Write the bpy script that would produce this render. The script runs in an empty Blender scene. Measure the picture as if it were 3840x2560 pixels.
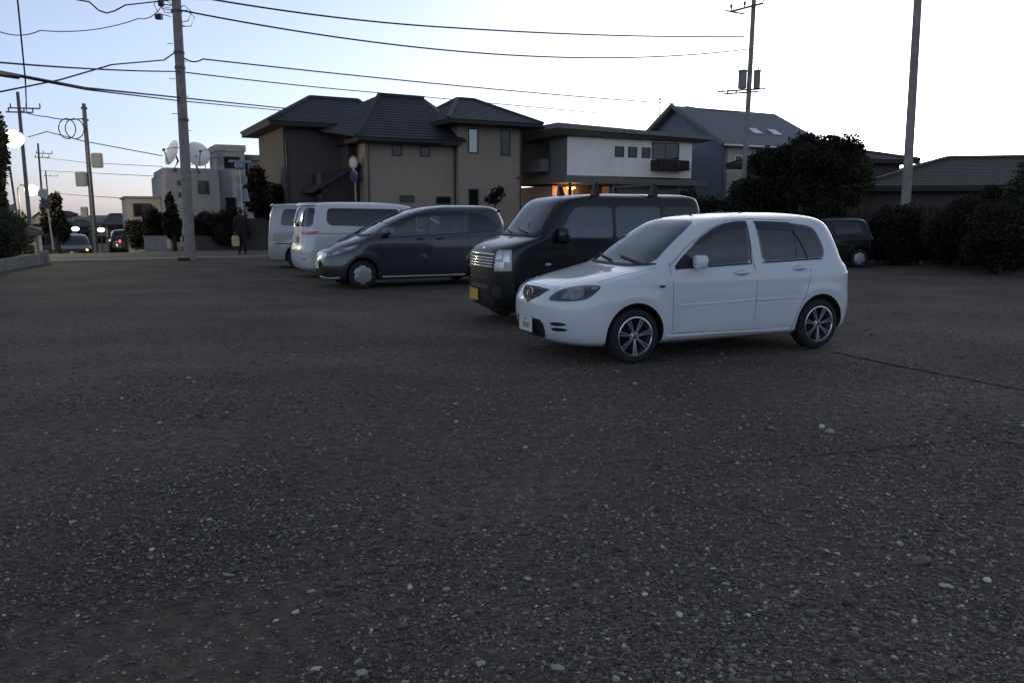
import bpy, bmesh, math, random
import numpy as np
from mathutils import Vector, Matrix
from mathutils.bvhtree import BVHTree
random.seed(7); np.random.seed(7)
R=math.radians; PI=math.pi
sc=bpy.context.scene; col=sc.collection
# ------------------------------------------------------------------ camera, sky, sun, exposure
FP=2987.0; EYE=1.57; PITCH=math.atan(480/FP)
cam=bpy.data.cameras.new('camera'); cam.sensor_width=36; cam.lens=36*FP/3840
cam.clip_start=.05; cam.clip_end=4000
co=bpy.data.objects.new('camera',cam); col.objects.link(co)
co.location=(0,0,EYE); co.rotation_euler=(R(90)-PITCH,0,0); sc.camera=co
SUN_AZ=R(24)      # clockwise from +Y, to the right of the picture
W=bpy.data.worlds.new('World'); sc.world=W; W.use_nodes=True
nt=W.node_tree; bg=nt.nodes['Background']
sky=nt.nodes.new('ShaderNodeTexSky'); sky.sky_type='NISHITA'; sky.sun_disc=False
sky.sun_elevation=R(8); sky.sun_rotation=SUN_AZ; sky.altitude=50; sky.air_density=1.0; sky.dust_density=.9; sky.ozone_density=3.0
hs=nt.nodes.new('ShaderNodeHueSaturation'); hs.inputs['Saturation'].default_value=.60
gm=nt.nodes.new('ShaderNodeMix'); gm.data_type='RGBA'; gm.blend_type='MULTIPLY'; gm.inputs[0].default_value=1
wc=nt.nodes.new('ShaderNodeTexCoord'); ws=nt.nodes.new('ShaderNodeSeparateXYZ'); wr=nt.nodes.new('ShaderNodeValToRGB')
wr.color_ramp.elements[0].color=(.96,.98,1.34,1); wr.color_ramp.elements[1].position=.35; wr.color_ramp.elements[1].color=(1.03,.99,.98,1)
nt.links.new(wc.outputs['Generated'],ws.inputs[0]); nt.links.new(ws.outputs['Z'],wr.inputs[0]); nt.links.new(wr.outputs[0],gm.inputs[7])
nt.links.new(sky.outputs[0],hs.inputs['Color']); nt.links.new(hs.outputs[0],gm.inputs[6]); nt.links.new(gm.outputs[2],bg.inputs['Color'])
bg.inputs['Strength'].default_value=.12
sl=bpy.data.lights.new('sun','SUN'); sl.energy=.06; sl.angle=R(14); sl.color=(1,.8,.62)
so=bpy.data.objects.new('sun',sl); col.objects.link(so)
sd=Vector((math.sin(SUN_AZ),math.cos(SUN_AZ),math.tan(R(3))))
so.rotation_euler=sd.to_track_quat('Z','Y').to_euler(); so.location=(20,60,30)
sc.view_settings.view_transform='Standard'; sc.view_settings.look='None'; sc.view_settings.gamma=1
sc.view_settings.use_curve_mapping=False; sc.view_settings.exposure=.98

# ------------------------------------------------------------------ materials
def mat(name,c,rough=.6,metal=0,spec=.5,coat=0,em=None,es=0,var=0,scale=8,bump=0,bscale=40,ior=None,var2=None):
    m=bpy.data.materials.new(name); m.use_nodes=True; t=m.node_tree; b=t.nodes['Principled BSDF']
    b.inputs['Base Color'].default_value=(*c,1); b.inputs['Roughness'].default_value=rough
    b.inputs['Metallic'].default_value=metal; b.inputs['Specular IOR Level'].default_value=spec
    if ior: b.inputs['IOR'].default_value=ior
    if coat: b.inputs['Coat Weight'].default_value=coat; b.inputs['Coat Roughness'].default_value=.03
    if em: b.inputs['Emission Color'].default_value=(*em,1); b.inputs['Emission Strength'].default_value=es
    if var or bump:
        tc=t.nodes.new('ShaderNodeTexCoord'); 
    if var:
        n=t.nodes.new('ShaderNodeTexNoise'); n.inputs['Scale'].default_value=scale; n.inputs['Detail'].default_value=6
        r=t.nodes.new('ShaderNodeValToRGB'); r.color_ramp.elements[0].position=.3; r.color_ramp.elements[1].position=.7
        lo=tuple(v*(1-var) for v in c); hi=tuple(min(1,v*(1+var)) for v in c) if var2 is None else var2
        r.color_ramp.elements[0].color=(*lo,1); r.color_ramp.elements[1].color=(*hi,1)
        t.links.new(tc.outputs['Object'],n.inputs['Vector']); t.links.new(n.outputs[0],r.inputs[0]); t.links.new(r.outputs[0],b.inputs['Base Color'])
    if bump:
        n=t.nodes.new('ShaderNodeTexNoise'); n.inputs['Scale'].default_value=bscale; n.inputs['Detail'].default_value=8
        bp=t.nodes.new('ShaderNodeBump'); bp.inputs['Strength'].default_value=bump; bp.inputs['Distance'].default_value=.02
        t.links.new(tc.outputs['Object'],n.inputs['Vector']); t.links.new(n.outputs[0],bp.inputs['Height']); t.links.new(bp.outputs[0],b.inputs['Normal'])
    return m
M={}
M['white_paint']=mat('white_paint',(.66,.68,.705),.33,coat=1,var=.03,scale=2)
M['black_paint']=mat('black_paint',(.006,.006,.007),.3,spec=.3,coat=.5,var=.2,scale=3)
M['grey_paint']=mat('grey_paint',(.048,.050,.056),.28,metal=.4,coat=1)
M['silver_paint']=mat('silver_paint',(.36,.345,.33),.35,metal=.2,coat=.8)
M['pearl_paint']=mat('pearl_paint',(.60,.60,.60),.35,coat=.8)
M['dark_paint']=mat('dark_paint',(.005,.005,.006),.35,spec=.3,coat=.35)
M['trim']=mat('trim',(.012,.012,.013),.55,bump=.1,bscale=300)
M['under']=mat('under',(.006,.006,.006),.9)
M['glass']=mat('glass',(.03,.034,.04),.03,spec=1,ior=1.75)
M['glass_side']=mat('glass_side',(.055,.06,.065),.04,spec=.8,ior=1.7)
def glass(name,tint,ior):
    m=bpy.data.materials.new(name); m.use_nodes=True; t=m.node_tree; t.nodes.clear(); N=t.nodes.new; L=t.links.new
    o=N('ShaderNodeOutputMaterial'); mx=N('ShaderNodeMixShader'); tr=N('ShaderNodeBsdfTransparent'); gl=N('ShaderNodeBsdfGlossy'); f=N('ShaderNodeFresnel')
    tr.inputs[0].default_value=(*tint,1); gl.inputs['Roughness'].default_value=.02; f.inputs[0].default_value=ior; gl.inputs[0].default_value=(.9,.95,1,1)
    L(f.outputs[0],mx.inputs[0]); L(tr.outputs[0],mx.inputs[1]); L(gl.outputs[0],mx.inputs[2]); L(mx.outputs[0],o.inputs[0]); return m
M['glass']=glass('windshield_glass',(.55,.61,.60),1.9); M['glass_side']=glass('side_glass',(.55,.60,.59),1.95)
M['interior']=mat('interior',(.10,.10,.10),.8); M['seat']=mat('seat_fabric',(.16,.155,.15),.9,var=.2,scale=30)
M['glass_dark']=mat('glass_dark',(.008,.009,.011),.05,spec=.6,ior=1.6)
M['chrome']=mat('chrome',(.78,.78,.8),.12,metal=1)
M['alloy']=mat('alloy',(.62,.62,.64),.22,metal=.9)
M['hubcap']=mat('hubcap',(.34,.35,.37),.35,metal=.4)
M['tyre']=mat('tyre',(.012,.012,.012),.8,bump=.3,bscale=120)
M['lens']=mat('lens',(.22,.23,.24),.06,metal=.4,coat=1,var=.5,scale=14)
M['lens_dark']=mat('lens_dark',(.035,.037,.042),.06,coat=1)
M['amber']=mat('amber',(.55,.28,.06),.15,coat=1)
M['clear']=mat('clear',(.55,.56,.58),.12,metal=.5,coat=1)
M['red_lens']=mat('red_lens',(.42,.015,.02),.15,coat=1,em=(1,.05,.06),es=.02)
M['plate_white']=mat('plate_white',(.6,.6,.58),.5)
M['plate_yellow']=mat('plate_yellow',(.55,.33,.03),.5)
M['ink_green']=mat('ink_green',(.02,.10,.05),.5)
M['ink']=mat('ink',(.01,.01,.01),.5)
M['concrete']=mat('concrete',(.26,.245,.22),.85,var=.25,scale=3,bump=.5,bscale=60)
M['pole']=mat('pole_concrete',(.27,.235,.21),.85,var=.22,scale=5,bump=.4,bscale=50)
M['steel']=mat('steel',(.10,.10,.105),.5,metal=.6,var=.2)
M['wire']=mat('wire',(.012,.012,.014),.6)
M['box_grey']=mat('box_grey',(.22,.23,.24),.6,var=.1)
M['roof_tile']=mat('roof_tile',(.026,.027,.033),.65,var=.25,scale=6,bump=.4,bscale=25)
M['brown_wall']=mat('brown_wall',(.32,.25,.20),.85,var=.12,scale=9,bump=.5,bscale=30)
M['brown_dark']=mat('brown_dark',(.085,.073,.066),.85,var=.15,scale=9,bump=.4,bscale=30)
M['soffit']=mat('soffit',(.03,.027,.025),.8)
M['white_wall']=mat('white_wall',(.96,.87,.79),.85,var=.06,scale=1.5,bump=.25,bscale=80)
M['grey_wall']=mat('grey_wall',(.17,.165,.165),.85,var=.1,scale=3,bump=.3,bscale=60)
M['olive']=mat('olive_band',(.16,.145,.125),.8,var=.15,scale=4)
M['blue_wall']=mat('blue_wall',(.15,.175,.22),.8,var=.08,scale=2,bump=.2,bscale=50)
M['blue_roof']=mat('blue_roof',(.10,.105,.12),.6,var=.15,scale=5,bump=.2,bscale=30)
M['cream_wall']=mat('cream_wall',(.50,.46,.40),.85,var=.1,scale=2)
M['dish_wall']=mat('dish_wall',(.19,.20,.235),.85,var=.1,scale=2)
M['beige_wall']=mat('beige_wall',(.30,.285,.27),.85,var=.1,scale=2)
M['win_frame']=mat('win_frame',(.03,.03,.03),.5)
M['pane']=mat('pane',(.012,.012,.014),.08,spec=.6)
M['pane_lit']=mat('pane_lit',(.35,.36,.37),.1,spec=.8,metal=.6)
M['wood']=mat('dark_wood',(.035,.022,.018),.8,var=.3,scale=6)
M['bark']=mat('bark',(.05,.038,.03),.9,var=.3,scale=10,bump=.6,bscale=30)
M['porch']=mat('porch_glow',(1,.6,.3),.5,em=(1,.36,.10),es=3.2)
M['lamp_white']=mat('lamp_glow',(1,1,.9),.5,em=(1,.90,.50),es=2.4)
M['lamp_cool']=mat('lamp_cool',(1,1,1),.5,em=(.95,.93,1),es=2)
M['lamp_orange']=mat('lamp_orange',(1,.5,.1),.5,em=(1,.28,.05),es=2)
M['lamp_red']=mat('lamp_red',(1,.1,.1),.5,em=(1,.04,.08),es=2)
def dish_mat():
    m=bpy.data.materials.new('dish_white'); m.use_nodes=True; t=m.node_tree; b=t.nodes['Principled BSDF']; b.inputs['Base Color'].default_value=(.92,.92,.92,1); b.inputs['Roughness'].default_value=.35
    tl=t.nodes.new('ShaderNodeBsdfTranslucent'); tl.inputs[0].default_value=(.95,.95,.95,1); mx=t.nodes.new('ShaderNodeMixShader'); mx.inputs[0].default_value=.72
    t.links.new(b.outputs[0],mx.inputs[1]); t.links.new(tl.outputs[0],mx.inputs[2]); t.links.new(mx.outputs[0],t.nodes['Material Output'].inputs[0]); return m
M['dish']=dish_mat()
M['sign_back']=mat('sign_back',(.22,.24,.27),.5,metal=.2)
M['sign_white']=mat('sign_white',(.42,.41,.43),.5)
M['sign_red']=mat('sign_red',(.16,.05,.055),.5)
M['sign_blue']=mat('sign_blue',(.05,.055,.13),.5)
M['rope']=mat('rope',(.09,.03,.026),.9,var=.6,scale=7)
M['rope_dark']=mat('rope_dark',(.012,.011,.010),.9)
M['asphalt']=mat('asphalt',(.11,.094,.084),.9,var=.15,scale=3,bump=.5,bscale=120)
M['skin']=mat('skin',(.32,.2,.15),.6)
M['hair']=mat('hair',(.01,.008,.008),.6)
M['jacket']=mat('jacket',(.035,.010,.012),.9,var=.3,scale=10)
M['trousers']=mat('trousers',(.012,.010,.014),.9)
M['shoe']=mat('shoe',(.02,.008,.01),.6)
M['bag']=mat('bag',(.5,.46,.2),.7,var=.15,scale=8)
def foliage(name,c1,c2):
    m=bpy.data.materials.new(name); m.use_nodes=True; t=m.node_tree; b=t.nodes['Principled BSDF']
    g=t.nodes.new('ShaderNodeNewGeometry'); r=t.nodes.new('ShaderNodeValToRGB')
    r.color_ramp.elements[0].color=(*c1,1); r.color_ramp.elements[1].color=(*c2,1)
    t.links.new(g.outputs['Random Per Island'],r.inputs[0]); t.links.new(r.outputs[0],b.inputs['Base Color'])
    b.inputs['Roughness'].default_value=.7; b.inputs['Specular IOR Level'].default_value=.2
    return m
M['roof_brown']=mat('roof_brown',(.042,.034,.029),.75,var=.2,scale=3,bump=.3,bscale=20)
M['leaf']=foliage('leaf',(.022,.028,.016),(.05,.055,.03))
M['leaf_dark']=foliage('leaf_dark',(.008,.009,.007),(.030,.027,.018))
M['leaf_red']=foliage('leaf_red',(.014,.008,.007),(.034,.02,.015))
M['leaf_olive']=foliage('leaf_olive',(.04,.045,.02),(.08,.08,.04))
def stone_mat():
    m=bpy.data.materials.new('pebble'); m.use_nodes=True; t=m.node_tree; b=t.nodes['Principled BSDF']
    g=t.nodes.new('ShaderNodeNewGeometry'); r=t.nodes.new('ShaderNodeValToRGB'); cr=r.color_ramp
    cr.elements[0].color=(.035,.032,.03,1); cr.elements[1].color=(.56,.50,.43,1)
    for p,c in ((.35,(.075,.061,.050)),(.66,(.11,.092,.076)),(.88,(.155,.132,.11)),(.965,(.30,.26,.22))):
        e=cr.elements.new(p); e.color=(*c,1)
    t.links.new(g.outputs['Random Per Island'],r.inputs[0]); t.links.new(r.outputs[0],b.inputs['Base Color'])
    b.inputs['Roughness'].default_value=.75; return m
M['pebble']=stone_mat(); M['stone_pale']=mat('stone_pale',(.30,.29,.27),.8,var=.2,scale=20)
def ground_mat():
    m=bpy.data.materials.new('gravel_ground'); m.use_nodes=True; t=m.node_tree; b=t.nodes['Principled BSDF']; N=t.nodes.new; L=t.links.new
    tc=N('ShaderNodeTexCoord')
    def noise(s,d=6):
        n=N('ShaderNodeTexNoise'); n.inputs['Scale'].default_value=s; n.inputs['Detail'].default_value=d; L(tc.outputs['Object'],n.inputs['Vector']); return n
    def ramp(inp,p0,c0,p1,c1):
        r=N('ShaderNodeValToRGB'); r.color_ramp.elements[0].position=p0; r.color_ramp.elements[1].position=p1
        r.color_ramp.elements[0].color=(*c0,1); r.color_ramp.elements[1].color=(*c1,1); L(inp,r.inputs[0]); return r
    big=ramp(noise(.45,5).outputs[0],.35,(.084,.067,.053),.68,(.132,.106,.084))
    mid=ramp(noise(14,9).outputs[0],.3,(.5,.5,.51),.72,(1.36,1.34,1.3))
    mp=N('ShaderNodeMapping'); mp.inputs['Rotation'].default_value=(0,0,R(24)); mp.inputs['Scale'].default_value=(.30,.55,1); L(tc.outputs['Object'],mp.inputs['Vector'])
    tn=N('ShaderNodeTexNoise'); tn.inputs['Scale'].default_value=1.6; tn.inputs['Detail'].default_value=4; L(mp.outputs[0],tn.inputs['Vector']); trk=ramp(tn.outputs[0],.36,(.80,.80,.81),.64,(1.12,1.12,1.11))
    mx=N('ShaderNodeMix'); mx.data_type='RGBA'; mx.blend_type='MULTIPLY'; mx.inputs[0].default_value=1
    L(big.outputs[0],mx.inputs[6]); L(mid.outputs[0],mx.inputs[7])
    m0=N('ShaderNodeMix'); m0.data_type='RGBA'; m0.blend_type='MULTIPLY'; m0.inputs[0].default_value=1; L(mx.outputs[2],m0.inputs[6]); L(trk.outputs[0],m0.inputs[7])
    fine=ramp(noise(90,6).outputs[0],.25,(.6,.6,.6),.75,(1.4,1.4,1.4))
    m2=N('ShaderNodeMix'); m2.data_type='RGBA'; m2.blend_type='MULTIPLY'; m2.inputs[0].default_value=1
    L(m0.outputs[2],m2.inputs[6]); L(fine.outputs[0],m2.inputs[7])
    # scattered small light and dark grit
    out=m2.outputs[2]
    for s,thr,c in ((26,.19,(.34,.32,.30)),(34,.17,(.018,.018,.02)),(60,.19,(.22,.21,.21)),(17,.15,(.30,.28,.26))):
        v=N('ShaderNodeTexVoronoi'); v.inputs['Scale'].default_value=s; L(tc.outputs['Object'],v.inputs['Vector'])
        d=N('ShaderNodeMath'); d.operation='LESS_THAN'; d.inputs[1].default_value=thr; L(v.outputs['Distance'],d.inputs[0])
        sp=N('ShaderNodeSeparateColor'); L(v.outputs['Color'],sp.inputs[0])
        g=N('ShaderNodeMath'); g.operation='GREATER_THAN'; g.inputs[1].default_value=.72; L(sp.outputs[0],g.inputs[0])
        k=N('ShaderNodeMath'); k.operation='MULTIPLY'; L(d.outputs[0],k.inputs[0]); L(g.outputs[0],k.inputs[1])
        m3=N('ShaderNodeMix'); m3.data_type='RGBA'; L(k.outputs[0],m3.inputs[0]); L(out,m3.inputs[6]); m3.inputs[7].default_value=(*c,1)
        out=m3.outputs[2]
    L(out,b.inputs['Base Color']); b.inputs['Roughness'].default_value=.9; b.inputs['Specular IOR Level'].default_value=.25
    bn=noise(45,10); bp=N('ShaderNodeBump'); bp.inputs['Strength'].default_value=.8; bp.inputs['Distance'].default_value=.03
    L(bn.outputs[0],bp.inputs['Height']); L(bp.outputs[0],b.inputs['Normal'])
    return m
M['ground']=ground_mat()

# ------------------------------------------------------------------ helpers
def link(o,parent=None):
    col.objects.link(o)
    if parent is not None: o.parent=parent
    return o
def tag(o,label=None,cat=None,group=None,kind=None):
    if label: o['label']=label
    if cat: o['category']=cat
    if group: o['group']=group
    if kind: o['kind']=kind
    return o
def empty(name,loc=(0,0,0),rz=0,label=None,cat=None,group=None):
    o=bpy.data.objects.new(name,None); col.objects.link(o); o.location=loc; o.rotation_euler=(0,0,rz); o.empty_display_size=.2
    return tag(o,label,cat,group)
class MB:
    def __init__(s): s.v=[]; s.f=[]; s.m=[]
    def add(s,vs,fs,mi=0):
        k=len(s.v); s.v+= [tuple(x) for x in vs]; s.f+=[tuple(i+k for i in f) for f in fs]; s.m+=[mi]*len(fs); return s
    def box(s,a,b,mi=0):
        (x0,y0,z0),(x1,y1,z1)=a,b
        return s.add([(x0,y0,z0),(x1,y0,z0),(x1,y1,z0),(x0,y1,z0),(x0,y0,z1),(x1,y0,z1),(x1,y1,z1),(x0,y1,z1)],
          [(0,3,2,1),(4,5,6,7),(0,1,5,4),(1,2,6,5),(2,3,7,6),(3,0,4,7)],mi)
    def prism(s,pts,z0,z1,mi=0):
        n=len(pts); a=sum(pts[i][0]*pts[(i+1)%n][1]-pts[(i+1)%n][0]*pts[i][1] for i in range(n))
        if a<0: pts=pts[::-1]
        return s.add([(x,y,z0) for x,y in pts]+[(x,y,z1) for x,y in pts],
          [tuple(range(n))[::-1],tuple(range(n,2*n))]+[(i,(i+1)%n,n+(i+1)%n,n+i) for i in range(n)],mi)
    def bar(s,a,b,w,h=None,mi=0):
        a=Vector(a);b=Vector(b);h=h or w;d=(b-a).normalized();up=Vector((0,0,1)) if abs(d.z)<.95 else Vector((1,0,0))
        r=d.cross(up).normalized()*w/2;u=r.cross(d).normalized()*h/2
        vs=[a-r-u,a+r-u,a+r+u,a-r+u,b-r-u,b+r-u,b+r+u,b-r+u]
        return s.add(vs,[(0,1,2,3),(7,6,5,4),(4,5,1,0),(5,6,2,1),(6,7,3,2),(7,4,0,3)],mi)
    def tube(s,pts,r,n=8,mi=0,caps=True):
        pts=[Vector(p) for p in pts]; rs=r if isinstance(r,(list,tuple)) else [r]*len(pts); vs=[];fs=[]
        for i,p in enumerate(pts):
            d=(pts[min(i+1,len(pts)-1)]-pts[max(i-1,0)]).normalized(); up=Vector((0,0,1)) if abs(d.z)<.9 else Vector((1,0,0))
            a=d.cross(up).normalized(); b=a.cross(d)
            for k in range(n):
                t=2*PI*k/n; vs.append(p+a*math.cos(t)*rs[i]+b*math.sin(t)*rs[i])
        for i in range(len(pts)-1):
            for k in range(n): fs.append((i*n+k,(i+1)*n+k,(i+1)*n+(k+1)%n,i*n+(k+1)%n))
        if caps: fs.append(tuple(range(n))); fs.append(tuple(range((len(pts)-1)*n,len(pts)*n))[::-1])
        return s.add(vs,fs,mi)
    def lathe(s,prof,n=24,c=(0,0,0),axis='z',mi=0):   # prof: (r,h) along the axis
        vs=[];fs=[]
        for r,h in prof:
            for k in range(n):
                t=2*PI*k/n; p=(r*math.cos(t),r*math.sin(t),h)
                if axis=='y': p=(p[0],p[2],p[1])
                if axis=='x': p=(p[2],p[0],p[1])
                vs.append((p[0]+c[0],p[1]+c[1],p[2]+c[2]))
        for i in range(len(prof)-1):
            for k in range(n): fs.append((i*n+k,i*n+(k+1)%n,(i+1)*n+(k+1)%n,(i+1)*n+k))
        return s.add(vs,fs,mi)
    def build(s,name,mats,parent=None,smooth=False,bevel=0,loc=None):
        me=bpy.data.meshes.new(name); me.from_pydata(s.v,[],s.f)
        for m in (mats if isinstance(mats,(list,tuple)) else [mats]): me.materials.append(M[m] if isinstance(m,str) else m)
        if any(s.m): me.polygons.foreach_set('material_index',s.m)
        bm=bmesh.new(); bm.from_mesh(me); bmesh.ops.remove_doubles(bm,verts=bm.verts,dist=1e-5)
        bmesh.ops.recalc_face_normals(bm,faces=bm.faces)
        if bevel: bmesh.ops.bevel(bm,geom=[e for e in bm.edges if len(e.link_faces)==2 and e.calc_face_angle(0)>.5],offset=bevel,segments=2,affect='EDGES',clamp_overlap=True)
        if smooth:
            for f in bm.faces: f.smooth=True
            for e in bm.edges:
                if len(e.link_faces)==2 and e.calc_face_angle(0)>R(smooth if smooth is not True else 35): e.smooth=False
        bm.to_mesh(me); bm.free(); me.update()
        o=bpy.data.objects.new(name,me); link(o,parent)
        if loc: o.location=loc
        return o
def copy_tree(o,parent=None):
    c=o.copy(); col.objects.link(c); c.parent=parent
    for ch in list(o.children): copy_tree(ch,c)
    return c
def npmesh(name,V,F,m,parent=None,smooth=False):
    me=bpy.data.meshes.new(name); n=len(F); k=F.shape[1]
    me.vertices.add(len(V)); me.vertices.foreach_set('co',V.astype(np.float32).ravel())
    me.loops.add(n*k); me.loops.foreach_set('vertex_index',F.astype(np.int32).ravel())
    me.polygons.add(n); me.polygons.foreach_set('loop_start',np.arange(0,n*k,k,dtype=np.int32)); me.polygons.foreach_set('loop_total',np.full(n,k,dtype=np.int32))
    if smooth: me.polygons.foreach_set('use_smooth',np.ones(n,dtype=bool))
    me.materials.append(M[m]); me.update(calc_edges=True); me.validate()
    o=bpy.data.objects.new(name,me); return link(o,parent)
SC,SS=math.cos(PITCH),math.sin(PITCH)
def at(px,py,Y):      # a point at distance Y in front of the viewer, read from the photograph's 3840 px frame
    a=(px-1920)/FP; b=(1280-py)/FP; t=Y/(SC+b*SS); return Vector((a*t,Y,EYE+(-SS+b*SC)*t))

# ------------------------------------------------------------------ ground, road
TH=R(28); U=Vector((math.cos(TH),math.sin(TH),0)); V_=Vector((-math.sin(TH),math.cos(TH),0))
A0=Vector((-11.7,27.5,0))   # a point on the lot's street edge
def uv(x,y): d=Vector((x,y,0))-A0; return d.dot(U),d.dot(V_)
def gz(x,y):
    u,v=uv(x,y); z=0
    if v>6.2: z=-min(.07*(v-6.2),7.5)*(1 if u<-2 else max(0,1-(u+2)/6) if u<4 else 0)
    return z
def make_ground():
    xs=sorted(set([-1500,-600,-300]+[i*5 for i in range(-40,-3)]+[i*1.0 for i in range(-16,24)]+[i*5 for i in range(5,41)]+[300,600,1500]))
    ys=sorted(set([-200,-50,-10]+[i*1.0 for i in range(0,60)]+[60+i*5 for i in range(0,40)]+[300,500,900,2500]))
    vs=[];fs=[]
    for y in ys:
        for x in xs:
            z=gz(x,y)
            u,v=uv(x,y)
            if v<-1 and -14<x<14 and y<24: z+=.004*math.sin(x*1.3+y*.7)+.003*math.sin(y*1.9-x*.4)-.003
            vs.append((x,y,z))
    nx=len(xs)
    for j in range(len(ys)-1):
        for i in range(nx-1): fs.append((j*nx+i,j*nx+i+1,(j+1)*nx+i+1,(j+1)*nx+i))
    g=MB().add(vs,fs).build('ground','ground',smooth=80); tag(g,kind='structure',label='dark gravel ground of the parking lot')
make_ground()
def strip(name,u0,u1,v0,v1,z,m,step=2.0,along='u'):
    vs=[];fs=[]; nu=max(2,int((u1-u0)/step)); nv=max(2,int((v1-v0)/step))
    for j in range(nv+1):
        for i in range(nu+1):
            p=A0+U*(u0+(u1-u0)*i/nu)+V_*(v0+(v1-v0)*j/nv); vs.append((p.x,p.y,gz(p.x,p.y)+z))
    for j in range(nv):
        for i in range(nu): fs.append((j*(nu+1)+i,j*(nu+1)+i+1,(j+1)*(nu+1)+i+1,(j+1)*(nu+1)+i))
    return MB().add(vs,fs).build(name,m,smooth=80)
tag(strip('road',-60,60,.5,5.9,.02,'asphalt'),kind='structure',label='asphalt road along the street side of the lot')
tag(strip('side_street',-7.6,-2.6,5.9,190,.026,'asphalt'),kind='structure',label='asphalt side street running away to the left')
gut=MB()
for i in range(36):
    p=A0+U*(-6+i*.62); q=A0+U*(-6+i*.62+.6); gut.add([p-V_*.05,q-V_*.05,q+V_*.42,p+V_*.42]+[x+Vector((0,0,.05)) for x in (p-V_*.05,q-V_*.05,q+V_*.42,p+V_*.42)],[(0,3,2,1),(4,5,6,7),(0,1,5,4),(1,2,6,5),(2,3,7,6),(3,0,4,7)])
tag(gut.build('gutter','concrete'),kind='structure',label='pale concrete gutter blocks between lot and road')

# ------------------------------------------------------------------ gravel stones
def ico():
    bm=bmesh.new(); bmesh.ops.create_icosphere(bm,subdivisions=1,radius=1); v=np.array([x.co[:] for x in bm.verts]); f=np.array([[q.index for q in p.verts] for p in bm.faces]); bm.free(); return v,f
IV,IF=ico()
def pebbles(name,P,S,label):
    n=len(P); V=np.repeat(IV[None],n,0)*(1+.28*np.random.randn(n,12,1)).clip(.55,1.5)
    sq=np.stack([S*np.random.uniform(.8,1.5,n),S*np.random.uniform(.6,1,n),S*np.random.uniform(.35,.65,n)],1)
    V=V*sq[:,None,:]; a=np.random.uniform(0,2*PI,n); c,s=np.cos(a)[:,None],np.sin(a)[:,None]
    X=V[:,:,0]*c-V[:,:,1]*s; Yy=V[:,:,0]*s+V[:,:,1]*c; V=np.stack([X,Yy,V[:,:,2]],2)
    V+=np.stack([P[:,0],P[:,1],sq[:,2]*.25+P[:,2]],1)[:,None,:]
    F=(IF[None]+(np.arange(n)*12)[:,None,None]).reshape(-1,3)
    return tag(npmesh(name,V.reshape(-1,3),F,'pebble',smooth=False),label=label,kind='stuff')
def fnoise(x,y): return np.sin(x*1.7+1.3*np.sin(y*1.1))+np.sin(y*2.3+x*.6)+.6*np.sin(x*4.1-y*3.3)
def scatter(n,y0,y1,pw,bias):
    r=np.random.rand(n*3); y=y0*(y1/y0)**(r**pw); x=np.random.uniform(-.72,.72,n*3)*y*1.05
    k=.5+.22*fnoise(x,y)+bias*(x/y)*1.1-.05*np.maximum(0,y-6)
    keep=np.random.rand(n*3)<k.clip(.04,1); x,y=x[keep][:n],y[keep][:n]
    z=.004*np.sin(x*1.3+y*.7)+.003*np.sin(y*1.9-x*.4)-.003
    return np.stack([x,y,z-.0005],1)
P=scatter(120000,1.9,15,.95,.35); S=np.random.lognormal(math.log(.0050),.42,len(P)); pebbles('gravel',P,S,'small mixed pebbles strewn over the dark gravel ground')
P=scatter(10000,1.9,8,.75,.6); S=np.random.lognormal(math.log(.0088),.36,len(P)); tag(pebbles('coarse_gravel',P,S,'larger pebbles scattered over the gravel in the foreground'))

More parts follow.
